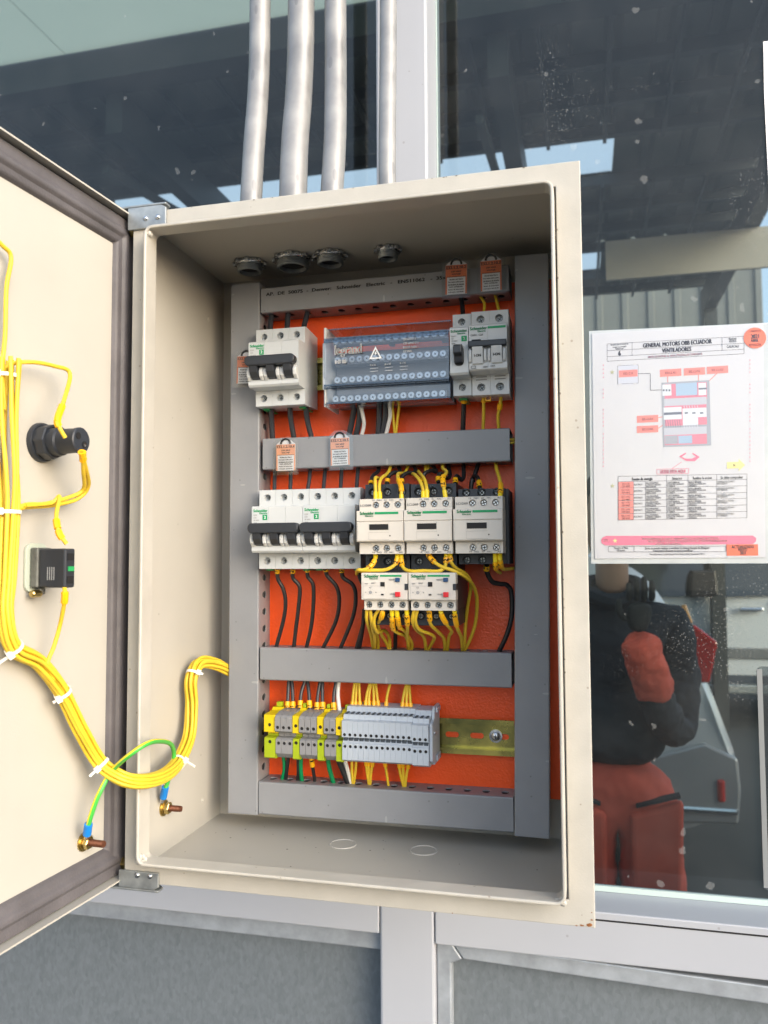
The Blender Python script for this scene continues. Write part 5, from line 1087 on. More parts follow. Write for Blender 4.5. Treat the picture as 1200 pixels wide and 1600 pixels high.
# two pole breaker
t = thing('circuit_breaker', 'white two pole breaker with a green stripe and flat black bar, top right', 'breaker', (.2946, YR, .4390))
P2 = [(0, .002), (-.036, .0), (TF, .0005), (TF, .0200), (NF+.002, .0203), (NF, .0215), (NF, .0635), (NF+.0015, .0650), (TF, .0653), (TF, .0830), (-.036, .0836), (0, .082)]
for k in range(2):
    b = MB(); pole(b, k*.018+.0001, (k+1)*.018-.0001, P2, {2: (.0080, .0040, .006), 8: (.0752, .0040, .006)}); b.build('pole_housing', MCBW2, t, bevel=.0003, seg=1)
add_screws(t, [((k+.5)*.018, TF+.0058, z) for k in range(2) for z in (.0080, .0752)], .0028)
b = MB()
for k in range(2):
    for z in (.0150, .0178): b.box(k*.018+.0040, k*.018+.0145, TF-.0004, TF+.001, z, z+.0008)
b.build('vent_slot', mat('vent_grey', (.22, .22, .22), .6), t)
b = MB(); b.box(-.0003, .0357, NF-.0065, NF-.0008, .0420, .0475).box(.0030, .012, NF-.0060, NF-.0012, .0475, .0488); b.build('tie_bar', DARK, t, bevel=.0008)
for k in range(2):
    x = k*.018+.0085
    b = MB(); b.prism([(NF+.0004, .0260), (NF-.0022, .0262), (NF-.0060, .0420), (NF+.0004, .0420)], 'x', x-.0052, x+.0052); pd = b.build('paddle', MCBW2, t, bevel=.0007)
    b = MB(); b.X = Matrix.Translation((0, 0, 0)); b.text('I-ON', .0034, x, NF-.0048, .0338, 'C', width=.0062); 
    b.v = [(v[0], NF-.0022-(v[2]-.0262)/.0158*.0038-.0003, v[2]) for v in b.v]; b.build('lettering', INK, pd)
    for sx in (-1, 1):
        b = MB(); b.prism([(NF+.0004, .0268), (NF-.0028, .0290), (NF-.0042, .0340), (NF-.0030, .0400), (NF+.0004, .0415)], 'x', x+sx*.0072-.0014, x+sx*.0072+.0014); b.build('paddle_guard', MCBW2, t, bevel=.0008)
b = MB(); y = NF-.0003
b.mat(0).text('Schneider', .0042, .0012, y, .0608, width=.0162).text('Electric', .0026, .0085, y, .0580, width=.0075).rect(.0180, .0350, .0598, .0620, y)
b.mat(1).text('C60N   C2A', .0026, .0016, y, .0545, width=.0120).text('C2', .0044, .0016, y, .0235).text('230V', .0022, .0130, y, .0232).text('10kA', .0022, .0205, y, .0237)
b.build('printed_mark', [GREEN, GTEXT], t)
b = MB(); b.box(.012, .0170, -.034, -.028, -.0042, -.0032).box(.012, .0126, -.034, -.028, -.0031, -.0002).box(.0164, .0170, -.034, -.028, -.0031, -.0002); b.build('rail_clip', YELM, t)

# ---------------------------------------------------------------- clear covered distribution block
CLEAR = glass_mat('clear_polycarbonate', (.91, .93, .955), .05, (1, 1, 1), .03, fres=.12)
CLEARE = glass_mat('clear_polycarbonate_edge', (.50, .57, .64), .06, (.9, .92, .95), .12, fres=.10)
t = thing('distribution_block', 'distribution block with transparent cover and rows of terminal screws', 'distribution block', (.1448, YR, .4350))
L = .1302
BGREY = mat('pale_grey_block_plastic', (.22, .225, .245), .5, var=.06, vscale=60)
b = MB(); b.box(.0045, L-.002, -.016, -.0005, .004, .062).box(.006, L-.004, -.022, -.0161, .046, .058).box(.006, L-.004, -.022, -.0161, .008, .034); b.build('base', BGREY, t, bevel=.0006)
b = MB(); b.prism([(-.002, 0), (-.046, 0), (-.046, .0165), (-.050, .0168), (-.050, .064), (-.046, .0643), (-.046, .0812), (-.002, .0812)], 'x', 0, .0026)
b.box(.0027, .0036, -.052, -.046, .028, .0635).box(.0027, .0036, -.052, -.046, .002, .020); b.build('end_cap', MCBW2, t, bevel=.0004, seg=1)
BARM = mat('nickel_bar', (.20, .21, .23), .4, .4, var=.2, vscale=100)
rows = [(.0680, -.040), (.0490, -.036), (.0285, -.036), (.0078, -.042)]
for z, y in rows:
    b = MB(); b.box(.008, L-.005, y+.0012, y+.0095, z-.0045, z+.0045); bar = b.build('busbar', BARM, t, bevel=.0005)
    b = MB(); b.box(.010, .016, y+.0096, -.0162, z-.003, z+.003).box(L-.013, L-.007, y+.0096, -.0162, z-.003, z+.003).box(L*.48, L*.52, y+.0096, -.0162, z-.003, z+.003); b.build('bar_support', BGREY, bar)
    for k in range(15):
        x = .0115+k*(L-.021)/14; bb = MB(); bb.mat(0).lathe((x, y+.0011, z), (0, -1, 0), [(.0034, 0), (.0034, .0016), (.0030, .0022)], 14)
        a = random.uniform(0, 1.5); bb.mat(1); bb.X = Matrix.Translation((x, y-.0012, z)) @ Matrix.Rotation(a, 4, 'Y'); bb.rect(-.0013, .0013, -.00028, .00028, 0).rect(-.00028, .00028, -.0013, .0013, -.00005); bb.X = None
        bb.build('screw', [mat('bright_screw', (.55, .58, .61), .3, .6), BLKHOLE], bar)
# stepped transparent cover: sheet with thickness
pr = [(-.004, .0812), (-.038, .0812), (-.047, .0700), (-.047, .0675), (-.0545, .0655), (-.0545, .0185), (-.049, .0165), (-.049, .0015), (-.030, .0002)]
b = MB(); x0, x1 = .0028, L-.0008; n = len(pr)
b.add([(x0, y, z) for y, z in pr]+[(x1, y, z) for y, z in pr], [(i, i+1, n+i+1, n+i) for i in range(n-1)])
b.add([(x1, y, z) for y, z in pr], [tuple(range(n))])
cv = b.build('cover', CLEAR, t, solid=.0011, soff=-1)
b = MB(); b.box(x0, x1, -.0552, -.0546, .0625, .0655).box(x0, x1, -.0550, -.0480, .0664, .0672).box(x0, x1, -.0552, -.0546, .0185, .0205).box(x0, x1, -.0550, -.0492, .0168, .0178).box(x0, x1, -.0496, -.0491, .0016, .0034).box(x0, x1, -.0390, -.0380, .0802, .0816); b.build('cover_step', CLEARE, cv)
b = MB(); y = -.0564
b.text('legrand', .0135, .0150, y, .0545, width=.0275, bold=.03)
b.text('048 88', .0055, .0150, y, .0425, width=.0115)
tri = [(.0505, .0430), (.0632, .0430), (.0568, .0555)]; ti = [(.0527, .0443), (.0610, .0443), (.0568, .0525)]
b.add([(a, y, c) for a, c in tri]+[(a, y, c) for a, c in ti], [(0, 1, 4, 3), (1, 2, 5, 4), (2, 0, 3, 5)])
b.flat([(.0571, .0505), (.0556, .0480), (.0566, .0480), (.0558, .0456), (.0583, .0486), (.0572, .0486), (.0582, .0505)], y)
for q, s in enumerate(('EN 60947-1', 'CEI 60947-7-1', 'IPXXB 160A', 'Ui 500V')): b.text(s, .0029, .0850, y, .0603-.0040*q, xs=.9)
for q in range(3):
    b.text(('8 x 16', '6 x 10', '4 x 25')[q], .0026, .0512+.0150*q, y, .0370, xs=.9)
    b.line(.0512+.0150*q, .0335, .0595+.0150*q, .0337, .0003, y).line(.0512+.0150*q, .0305, .0590+.0150*q, .0307, .0003, y)
b.build('printed_mark', WPRINT, cv)

# ---------------------------------------------------------------- contactors
def contactor(label, x, zt, zb, extra=0, code='LC1D09'):
    """zt, zb: top and bottom of the dark base in world height"""
    t = thing('contactor', label, 'contactor', (x, YR, zb), 'contactors'); w = .0452; Hh = zt-zb
    B = lambda z: z-zb
    b = MB(); yb = -.0545
    pts = [(0, 0), (yb, 0), (yb, Hh), (0, Hh)]
    b.box(.0006, w-.0006+extra, yb+.0062, 0, 0, Hh)
    p3 = (w-.0012)/3
    for k in range(3):     # terminal cells of the front, top and bottom
        xa, xb = .0006+k*p3, .0006+(k+1)*p3
        b.holeplate(xa, xb, B(.3385), Hh, yb, circ((xa+xb)/2, B(.3460)-(.354-zt)*.35, .0042), .005); b.holeplate(xa, xb, 0, B(.2850), yb, circ((xa+xb)/2, B(.2785)+(zb-.2685)*.15, .0042), .005)
    b.box(.0006, w-.0006, yb+.0003, yb+.0061, B(.2851), B(.3384)).box(.0006, w-.0006, yb+.0003, yb+.0061, Hh-.0006, Hh).box(.0006, w-.0006, yb+.0003, yb+.0061, 0, .0006)
    b.box(.0006, .0010, yb+.0003, yb+.0061, 0, Hh).box(w-.0010, w-.0006, yb+.0003, yb+.0061, 0, Hh)
    b.build('base', NAVY, t)
    add_screws(t, [(.0006+(k+.5)*p3, yb+.0046, z) for k in range(3) for z in (B(.3460)-(.354-zt)*.35, B(.2785)+(zb-.2685)*.15)], .0028)
    b = MB(); b.mat(0)
    for k in range(3): b.text(('1L1', '3L2', '5L3')[k], .0030, .0006+(k+.22)*p3, yb-.0003, Hh-.0022).text(('2T1', '4T2', '6T3')[k], .0030, .0006+(k+.22)*p3, yb-.0003, .0026)
    b.build('base_lettering', mat('dim_blue_print', (.10, .15, .19), .6), t)
    # ivory front: two terminal tiers and the main cover
    yt, ym = -.0768, -.0845
    for nm, za, zc in (('upper_tier', .3266, .3380), ('lower_tier', .2858, .2968)):
        b = MB(); b.box(.0004, w-.0004, yt+.0035, yb-.0003, B(za), B(zc)); h0 = B((za+zc)/2) + (-.0002)
        cells = [(.0004, .0118), (.0118, .0218), (.0218, .0326), (.0326, w-.0004)]
        for k, (xa, xb) in enumerate(cells):
            if k == 0: b.rect(xa, xb, B(za), B(zc), yt)
            else: b.holeplate(xa, xb, B(za), B(zc), yt, circ((.0168, .0272, .0381)[k-1], h0, .0033), .003)
        b.box(.0004, .0008, yt, yt+.0034, B(za), B(zc)).box(w-.0008, w-.0004, yt, yt+.0034, B(za), B(zc)).box(.0008, w-.0008, yt+.00005, yt+.0034, B(za), B(za)+.0004).box(.0008, w-.0008, yt+.00005, yt+.0034, B(zc)-.0004, B(zc))
        tr = b.build(nm, CREAMP, t)
        for k in range(3):
            bb = MB(); screw_mesh(bb, (.0168, .0272, .0381)[k], yt+.0028, h0, .0028, True, random.uniform(0, 1.5)); bb.build('screw', [STEEL, BLKHOLE], tr)
    b = MB(); b.prism([(yb-.0005, B(.2970)), (ym+.001, B(.2970)), (ym, B(.2980)), (ym, B(.3158)), (ym+.0012, B(.3160)), (ym+.0012, B(.3164)), (ym, B(.3166)), (ym, B(.3255)), (ym+.001, B(.3264)), (yb-.0005, B(.3264))], 'x', 0, w-.0002); b.build('front_cover', CREAMP, t, bevel=.0003, seg=1)
    b = MB(); b.box(.0126, .0306, ym-.0004, ym+.001, B(.3082), B(.3136)); b.build('position_window', BLKHOLE, t)
    b = MB(); b.prism([(.0012, B(.2982)), (.0445, B(.2982)), (.0445, B(.3150)), (.0312, B(.3150)), (.0312, B(.3075)), (.0122, B(.3075)), (.0122, B(.3150)), (.0012, B(.3150))], 'y', ym-.0007, ym-.0001); b.build('flap', CREAMP, t)
    b = MB(); b.mat(1).rect(.0120, .0316, B(.3058), B(.3061), ym-.0010).rect(.0120, .0316, B(.2990), B(.29925), ym-.0010).rect(.0120, .01222, B(.2990), B(.3058), ym-.0010)
    b.mat(0).flat(circ(.0325, B(.3026), .0007, 10), ym-.0010)
    b.build('flap_mark', [INK, mat('shade_line', (.42, .40, .37), .6)], t)
    b = MB(); y = ym-.0003; z = B(.3238)
    b.mat(0).text('Schneider', .0042, .0035, y, z+.0002, width=.0135).text('Electric', .0022, .0085, y, z-.0024, width=.0080).rect(.0178, .0405, z-.0010, z+.0012, y)
    b.mat(1).text(code, .0030, .0018, yt-.0002, B(.3318), width=.0105).text('14   NO   22   NC       A2', .0020, .0135, yt-.0002, B(.2873), width=.0290).text('13   NO   21   NC       A1', .0020, .0135, yt-.0002, B(.3366), width=.0290)
    b.build('printed_mark', [GREEN, GTEXT], t)
    return t
contactor('leftmost of the three ivory contactors, beside the breaker pair', .1896, .3540, .2688)
contactor('middle one of the three ivory contactors', .2352, .3530, .2688)
contactor('rightmost ivory contactor, set lower with nothing hanging below it', .2815, .3470, .2758, extra=.0025, code='LC1D09')

# ---------------------------------------------------------------- overload relays
def overload(label, x, z0):
    t = thing('overload_relay', label, 'relay', (x, YR, z0-.0165), 'overload relays'); w = .0442; B = lambda z: z-.2335+.0165
    b = MB(); b.box(.001, w-.001, -.062, 0, B(.2180), B(.2335)).box(.0006, w-.0006, -.072, 0, B(.2336), B(.2670)).box(.003, w-.003, -.060, -.020, B(.2671), B(.2700)); b.build('base', NAVY, t, bevel=.0008)
    b = MB(); p3 = w/3
    for k in range(3): b.mat(1).lathe(((k+.5)*p3, -.0622, B(.2270)), (0, -1, 0), [(.0038, 0), (.0038, .0003)], 16); screw_mesh(b, (k+.5)*p3, -.0626, B(.2270), .0024)
    b.build('power_screw', [STEELD, BLKHOLE], t)
    ym = -.0845; yt = -.0795
    b = MB(); b.prism([(-.0722, B(.2428)), (ym+.0008, B(.2428)), (ym, B(.2436)), (ym, B(.2674)), (ym+.0008, B(.2682)), (-.0722, B(.2682))], 'x', 0, w); b.build('front_cover', CREAMP, t, bevel=.0004, seg=1)
    b = MB(); xs = [.0012, .0110, .0215, .0322, w-.0004]
    for k in range(4): b.holeplate(xs[k], xs[k+1], B(.2334), B(.2427), yt, circ(.0062+.0107*k, B(.2383), .0032), .003)
    b.box(.0012, w-.0004, yt+.0031, -.0723, B(.2334), B(.2427)).box(.0012, .0016, yt, yt+.003, B(.2334), B(.2427)).box(w-.0008, w-.0004, yt, yt+.003, B(.2334), B(.2427)).box(.0016, w-.0008, yt+.00005, yt+.003, B(.2334), B(.2337))
    tr = b.build('terminal_tier', CREAMP, t)
    for k in range(4):
        bb = MB(); screw_mesh(bb, .0062+.0107*k, yt+.0028, B(.2383), .0028, True, random.uniform(0, 1.5)); bb.build('screw', [STEELD, BLKHOLE], tr)
    b = MB(); b.mat(0).box(.0022, .0232, ym-.0006, ym-.0001, B(.2442), B(.2600)); b.build('setting_panel', mat('setting_panel_plastic', (.62, .59, .55), .3), t)
    b = MB(); b.box(.0188, .0228, ym-.0012, ym-.0007, B(.2555), B(.2597)).box(.0194, .0218, ym-.0012, ym-.0007, B(.2474), B(.2487)); b.build('setting_window', BLKHOLE, t)
    b = MB(); b.box(.0330, .0374, ym-.0022, ym-.0001, B(.2598), B(.2636)); b.build('reset_button', mat('blue_button', (.015, .06, .16), .4), t, bevel=.0004)
    b = MB(); b.box(.0330, .0378, ym-.0030, ym-.0001, B(.2460), B(.2506)); b.build('stop_button', mat('red_button', (.62, .02, .03), .35), t, bevel=.0005)
    b = MB(); b.box(w-.0026, w+.0004, ym-.0004, ym+.010, B(.2522), B(.2580)); b.build('side_latch', DARK, t)
    b = MB(); y = ym-.0003; z = B(.2652)
    b.mat(0).text('Schneider', .0042, .0030, y, z, width=.0140).text('Electric', .0022, .0082, y, z-.0024, width=.0080).rect(.0182, .0388, z-.0007, z+.0010, y)
    b.mat(1).text('RESET', .0018, .0268, y, B(.2617), width=.0050).text('STOP', .0018, .0275, y, B(.2484), width=.0042); y = ym-.0009
    b.text('TEST', .0016, .0035, y, B(.2580)).text('RESET', .0016, .0100, y, B(.2586)).line(.0030, B(.2560), .0170, B(.2560), .0002, y)
    for k in range(9): a = R(-40+32.5*k); b.line(.0092+.0026*math.cos(a), B(.2500)+.0026*math.sin(a), .0092+.0034*math.cos(a), B(.2500)+.0034*math.sin(a), .0002, y)
    b.flat(circ(.0092, B(.2500), .0016, 14), y-.0001).text('A', .0018, .0040, y, B(.2500)).text('8', .0018, .0140, y, B(.2500)).text('6.5', .0018, .0080, y, B(.2545))
    b.build('printed_mark', [GREEN, GTEXT], t)
    return t
overload('left ivory overload relay under the first contactor', .1940, .2335)
overload('right ivory overload relay under the middle contactor', .2390, .2335)
# clear side label hanging beside the right relay
# ---------------------------------------------------------------- terminal blocks
def terminal(kind):
    """returns parts builder for one feed-through terminal of width w; local origin lower left at the rail face"""
    t = thing('terminal_block', 'x', 'terminal', (0, YR, 0)); return t
ZT = .0855
def tb_grey(w):
    t = thing('terminal_block', '-', 'terminal', (0, YR, ZT))
    pr = [(0, -.004), (-.036, -.004), (-.0400, -.0010), (-.0430, .0015), (-.0430, .0150), (-.0400, .0165), (-.0340, .0170), (-.0340, .0215), (-.0420, .0222), (-.0455, .0240), (-.0455, .0370), (-.0430, .0392), (-.0330, .0415), (-.0180, .0418), (0, .0418)]
    b = MB(); pole(b, .0001, w-.0001, pr, {3: (.0115, .0017, .004), 9: (.0275, .0017, .004)}); b.build('body', TGREY, t, bevel=.0002, seg=1)
    b = MB(); b.cyl((w/2, -.0424, .0115), (w/2, -.0388, .0115), .0016, n=8).cyl((w/2, -.0449, .0275), (w/2, -.0415, .0275), .0016, n=8); b.build('hole_shade', BLKHOLE, t)  # black discs just below the face, standing in for shade in the holes
    return t
def tb_earth(w, allyel=False):
    t = thing('terminal_block', '-', 'terminal', (0, YR, ZT))
    up = [(0, .0190), (-.0330, .0190), (-.0330, .0215), (-.0420, .0218), (-.0440, .0225), (-.0440, .0395), (-.0400, .0398), (-.0300, .0402), (-.0230, .0405), (-.0200, .0430), (-.0120, .0430), (-.0120, .0402), (0, .0400)]
    lo = [(0, -.0045), (-.0400, -.0045), (-.0430, -.0030), (-.0430, .0165), (-.0330, .0170), (-.0330, .0188), (0, .0188)]
    b = MB(); pole(b, .0001, w-.0001, up, {4: (.0295, .0018, .004)}); b.build('upper_half', TYEL, t, bevel=.0003, seg=1)
    b = MB(); pole(b, .0001, w-.0001, lo, {2: (.0125, .0018, .004)}); b.build('lower_half', TGY, t, bevel=.0003, seg=1)
    b = MB(); b.cyl((w/2, -.0424, .0125), (w/2, -.039, .0125), .0017, n=8).cyl((w/2, -.0434, .0295), (w/2, -.040, .0295), .0017, n=8); b.build('hole_shade', BLKHOLE, t)  # shade of both holes painted as black discs
    b = MB(); b.box(w*.3, w*.75, -.0190, -.0130, .0432, .0475) if not allyel else b.box(w*.3, w*.8, -.0190, -.0130, .0432, .0480); b.build('marker_lug', TGY, t, bevel=.0005)
    return t
def tb_lite(w):
    t = thing('terminal_block', '-', 'terminal', (0, YR, ZT))
    pr = [(0, -.004), (-.037, -.004), (-.0450, -.0008), (-.0450, .0150), (-.0435, .0160), (-.0400, .0205), (-.0420, .0210), (-.0465, .0215), (-.0465, .0370), (-.0440, .0378), (-.0410, .0380), (-.0400, .0425), (-.0290, .0430), (-.0270, .0480), (0, .0480)]
    b = MB(); pole(b, .00008, w-.00008, pr, {2: (.0122, .0016, .004), 7: (.0238, .0016, .004)}); b.build('body', TLITE, t, bevel=.0002, seg=1)
    b = MB(); b.cyl((w/2, -.0444, .0122), (w/2, -.0412, .0122), .0015, n=8).cyl((w/2, -.0459, .0238), (w/2, -.0426, .0238), .0015, n=8); b.build('hole_shade', BLKHOLE, t)  # black discs that darken the holes in place of real shade
    b = MB(); b.box(w*.12, w*.88, -.0425, -.0400, .0171, .0200); b.build('bridge_slot_shade', mat('painted_slot_shade', (.05, .065, .085), .6), t)  # dark block painted as the shade of the middle recess
    b = MB(); b.box(w*.3, w*.7, -.0400, -.0300, .0426, .0436); b.build('marker_groove_shade', mat('painted_slot_shade', (.05, .065, .085), .6), t)  # dark strip, groove shade put into its colour
    return t
gE = tb_earth(.0118, True); gE.location.x = .0806; gE['label'] = 'wide yellow and green end terminal at the far left of the terminal row'
wG = .00605; first = None; cnt = 0
GX = [.0927, .0988, .1048, .1183, .12445, .1306, .1442, .1502]
for i, x in enumerate(GX):
    if first is None: t = first = tb_grey(.0060)
    else: t = copy_tree(first)
    t.location.x = x; t['group'] = 'grey terminals'; grp, k = [(0, i), (1, i-3), (2, i-6)][0 if i < 3 else (1 if i < 6 else 2)]
    t['label'] = ['dark grey terminal, %s of the three right of the yellow end block' % ['leftmost', 'middle', 'rightmost'][k] if grp == 0 else '', 'dark grey terminal, %s of the three between two narrow yellow and green terminals' % ['leftmost', 'middle', 'rightmost'][k % 3] if grp == 1 else '', 'dark grey terminal, %s of the pair nearest the pale terminals' % ['left', 'right'][k % 2] if grp == 2 else ''][grp]
e1 = tb_earth(.0068)
for i, x in enumerate((.1110, .1368, .1563)):
    t = e1 if i == 0 else copy_tree(e1); t.location.x = x; t['group'] = 'earth terminals'
    t['label'] = ['narrow yellow and green terminal after the first three grey ones', 'narrow yellow and green terminal in the middle of the grey group', 'narrow yellow and green terminal touching the pale blue grey row'][i]
l1 = None; wl = (.2493-.1632)/16
for i in range(16):
    t = tb_lite(wl) if l1 is None else copy_tree(l1); l1 = l1 or t
    t.location.x = .1632+i*wl; t['group'] = 'pale terminals'; t['label'] = 'pale blue grey terminal, %s from the left in its row of sixteen' % ORD[i]
    if i >= 13: t.location.z = ZT-.0012
t = thing('end_stop', 'pale end stop closing the right side of the terminal row', 'end stop', (.2494, YR, ZT))
b = MB(); b.prism([(0, -.005), (-.028, -.005), (-.030, -.002), (-.041, .001), (-.041, .036), (-.030, .039), (-.028, .047), (-.024, .050), (0, .050)], 'x', .0002, .0030); b.box(.0031, .0048, -.022, -.004, .0440, .049).box(.0031, .0048, -.022, -.004, -.003, .003); b.build('body', TLITE, t, bevel=.0003, seg=1)
b = MB(); b.lathe((.0030, -.030, .026), (1, 0, 0), [(.002, 0), (.002, .0012), (.0012, .0018)], 10); b.build('screw', STEEL, t)
# ================================================================ WIRES
WCOL = {'k': ('black_wire', BLK), 'y': ('yellow_wire', YEL), 'w': ('white_wire', WHT), 'g': ('green_wire', GRN)}
WLAB = {'feed_top': 'thick black wire entering the top of the upper left breaker', 'feed_low': 'thick black wire leaving the bottom of the upper left breaker', 'dist_a': 'thick black wire below the clear block, in the left pair', 'dist_aw': 'white wire beside the left pair of thick wires below the clear block',
 'dist_b': 'thick black wire below the clear block, in the right pair', 'dist_bw': 'white wire beside the right pair of thick wires below the clear block', 'dist_y': 'thin yellow wire below the right part of the clear block', 'one_low': 'black wire with yellow marker under the single pole breaker', 'two_low': 'yellow wire under the white two pole breaker',
 'one_top': 'black wire entering the top of the single pole breaker', 'two_top': 'short yellow wire entering the top of the two pole breaker', 'row_top': 'black wire entering the top of the breaker pair', 'ct1': 'black wire feeding the top of the leftmost contactor', 'ct2': 'looped black wire feeding the top of the middle contactor', 'ct3': 'black wire feeding the top of the rightmost contactor',
 'cc1': 'yellow control wire into the top of the leftmost contactor', 'cc2': 'yellow control wire into the top of the middle contactor', 'cc2b': 'short yellow wire stub behind the middle contactor, under the duct', 'cc3': 'yellow control wire into the top of the rightmost contactor', 'cb1': 'yellow control wire under the leftmost contactor', 'cb2': 'long yellow wire looping from under the middle contactor down the right side',
 'cb3': 'short yellow control wire under the rightmost contactor', 'ck3': 'long black wire curving down beside the right duct', 'ob1': 'yellow wire under the left overload relay', 'ob2': 'yellow wire under the right overload relay', 'row_low': 'curved black wire with yellow marker dropping from the breaker pair', 'ob_k': 'black wire seen behind the yellow wires of the left overload relay',
 'tt_k': 'black wire with yellow marker above the grey terminals', 'tt_w': 'white wire above the grey terminals', 'tt_y': 'thin yellow wire above the pale terminals', 'tb_g': 'green wire below the grey terminals', 'tb_k': 'black wire below the grey terminals', 'tb_w': 'white wire below the grey terminals', 'tb_y': 'thin yellow wire below the pale terminals', 'gap_y': 'short yellow wire crossing the gap between ducts at right'}
SZ = {}
for i, q in enumerate(WIRES): SZ.setdefault(q[0], []).append((q[3][0][0] if q[0] not in ('gap_y',) else -q[3][0][2], i))
for k in SZ: SZ[k].sort()
def pos_word(g, i):
    L = [j for _, j in SZ[g]]; n = len(L); k = L.index(i)
    if n == 1: return ''
    if g == 'gap_y': return ', %s of two' % ('upper', 'lower')[k]
    if n == 2: return ', %s of two' % ('left', 'right')[k]
    if n == 3: return ', %s of three' % ('leftmost', 'middle', 'rightmost')[k]
    return ', %s from left' % ORD[k]
def sleeve(Q, t0, t1, r, n, name, m, parent, o, st=''):
    i0 = int(round(t0*(len(Q)-1))); i1 = max(i0+1, int(round(t1*(len(Q)-1)))); seg = [p-o for p in Q[i0:i1+1]]
    b = MB(); b.tube(seg, r, n, smoothed=False); x = b.build(name, m, parent, bevel=.0002 if n == 4 else 0, seg=1)
    if st:
        c = seg[len(seg)//2]; d = seg[-1]-seg[0]; an = math.degrees(math.atan2(d.z, d.x))
        if an < -90 or an > 90: an += 180
        b = MB(); b.text(st, r*2.0, c.x, c.y-r*1.03-.0002, c.z, 'C', vertical=an); b.build('marker_digit', INK, x)
for i, (g, c, r, P, marks) in enumerate(WIRES):
    nm, m = WCOL[c]
    if c == 'k' and g in ('feed_low', 'feed_top', 'dist_a', 'dist_b', 'row_top', 'tt_k'): m = BLKG
    t = thing(nm, WLAB[g]+pos_word(g, i), 'wire', P[0], WLAB[g]); o = Vector(P[0]); Q = catmull(P, 8)
    b = MB(); b.tube([p-o for p in Q], r, 9, smoothed=False); b.build('insulation', m, t, angle=60)
    for (t0, t1, st) in marks:
        if st == '*': sleeve(Q, t0, t1, r*1.28, 8, 'ferrule_collar', YELF, t, o)
        else: sleeve(Q, t0, t1, r*1.50 if r < .002 else r*1.32, 8, 'wire_marker', YELM, t, o, st)

# ================================================================ LOCKOUT TAGS
TORG = mat('orange_tag_print', (.80, .17, .05), .5); TORG2 = mat('pale_orange_tag_print', (.86, .36, .20), .5); PAPERM = mat('paper', (.80, .80, .82), .6)
LAM = glass_mat('laminate_film', (.93, .94, .95), .05, (1, 1, 1), .12, fres=.12)
def lock_tag(label, x, y, z, w, h, code, rot=0, orange=None, mg=(.0035, .0035, .0045)):
    """x, z: top centre of the card; w, h its size"""
    t = thing('lockout_tag', label, 'tag', (x, y, z), 'orange lockout tags', (0, R(rot), 0)); og = orange or TORG
    b = MB(); a = w/2; b.prism([(-a, -h), (a, -h), (a, 0), (a*.55, .0040), (-a*.55, .0040), (-a, 0)], 'y', -.0004, .0004); b.build('card', PAPERM, t)
    b = MB(); yy = -.0006; b.rect(-a, a, -h*.42, -.0001, yy); b.rect(-a, -a*.86, -h, -h*.42, yy).rect(a*.86, a, -h, -h*.42, yy); b.build('orange_print', og, t)
    b = MB(); yy = -.0008; b.text(code, w*.19, 0, yy, -h*.09, 'C', width=w*.92).text('220V 60HZ', w*.10, 0, yy, -h*.23, 'C', width=w*.48).text('VOLTAJE', w*.10, 0, yy, -h*.32, 'C', width=w*.42).rect(-a*.9, a*.9, -h*.415, -h*.40, yy)
    for q, s in enumerate(('PELIGRO ELECTRICO', 'Esta tarjeta indica punto', 'de bloqueo de energia', 'NO OPERAR', 'Antes de intervenir', 'coloque candado')): b.text(s, w*.085, 0, yy, -h*(.50+.085*q), 'C', width=w*(.62 if q % 3 == 0 else .74))
    b.line(-a*.8, -h*.70, a*.8, -h*.70, .0002, yy); b.build('printed_text', INK, t)
    b = MB(); b.tube([(.0052*math.cos(R(k)), -.0010, .0003+.0052*math.sin(R(k))) for k in range(0, 181, 20)], .0011, 6, smoothed=False); b.build('ring', BLK, t)
    b = MB(); l, rr, bt = mg; b.prism([(-a-l, -h-bt), (a+rr, -h-bt), (a+rr, .0025), (a*.5, .0075), (-a*.5, .0075), (-a-l, .0025)], 'y', -.0016, -.0011); b.build('clear_sleeve', LAM, t)
    return t
lock_tag('orange tag at the top right, above the single pole breaker', .2800, .1265, .5715, .0212, .0295, 'E32.1.2.10.2', 1)
lock_tag('orange tag at the top right, above the two pole breaker', .3142, .1265, .5725, .0203, .0300, 'E32.1.2.10.3', 0, mg=(.0035, .0040, .0035))
lock_tag('left one of the two orange tags hanging on the upper middle duct', .0982, .1345, .4008, .0208, .0275, 'E32.1.2.10.4', 0, TORG2)
lock_tag('right one of the two orange tags hanging on the upper middle duct', .1568, .1345, .4050, .0200, .0280, 'E32.1.2.10.5', -1, TORG2, (.0015, .0040, .0050))
lock_tag('orange tag half hidden behind the upper left breaker', .0545, .1320, .4960, .0200, .0290, 'E32.1.2.10.1', 2)

# ================================================================ DOOR FITTINGS AND HARNESS
DM = Matrix.Translation(DOOR_LOC) @ Matrix.Rotation(DOOR_ROT[2], 4, 'Z')
def on_door(name, label, cat, u, z):
    return thing(name, label, cat, DM @ Vector((u, PN, z)), None, DOOR_ROT)
t = on_door('pilot_light', 'black round pilot light body mounted on the open door', 'pilot light', .0945, .3748)
b = MB(); b.lathe((0, .0001, 0), (0, 1, 0), [(.0158, 0), (.0158, .0030), (.0150, .0042)], 28); b.build('seal_ring', DARK, t)
b = MB(); b.lathe((0, .0043, 0), (0, 1, 0), [(.0142, 0), (.0142, .0085), (.0134, .0095)], 8); b.build('nut', DARK, t, bevel=.0008)
b = MB(); b.lathe((0, .0096, 0), (0, 1, 0), [(.0112, 0), (.0112, .0110), (.0100, .0125), (.0096, .0240), (.0102, .0262), (.0102, .0290), (.0094, .0298)], 28)
b.build('body', NAVY, t, angle=30)
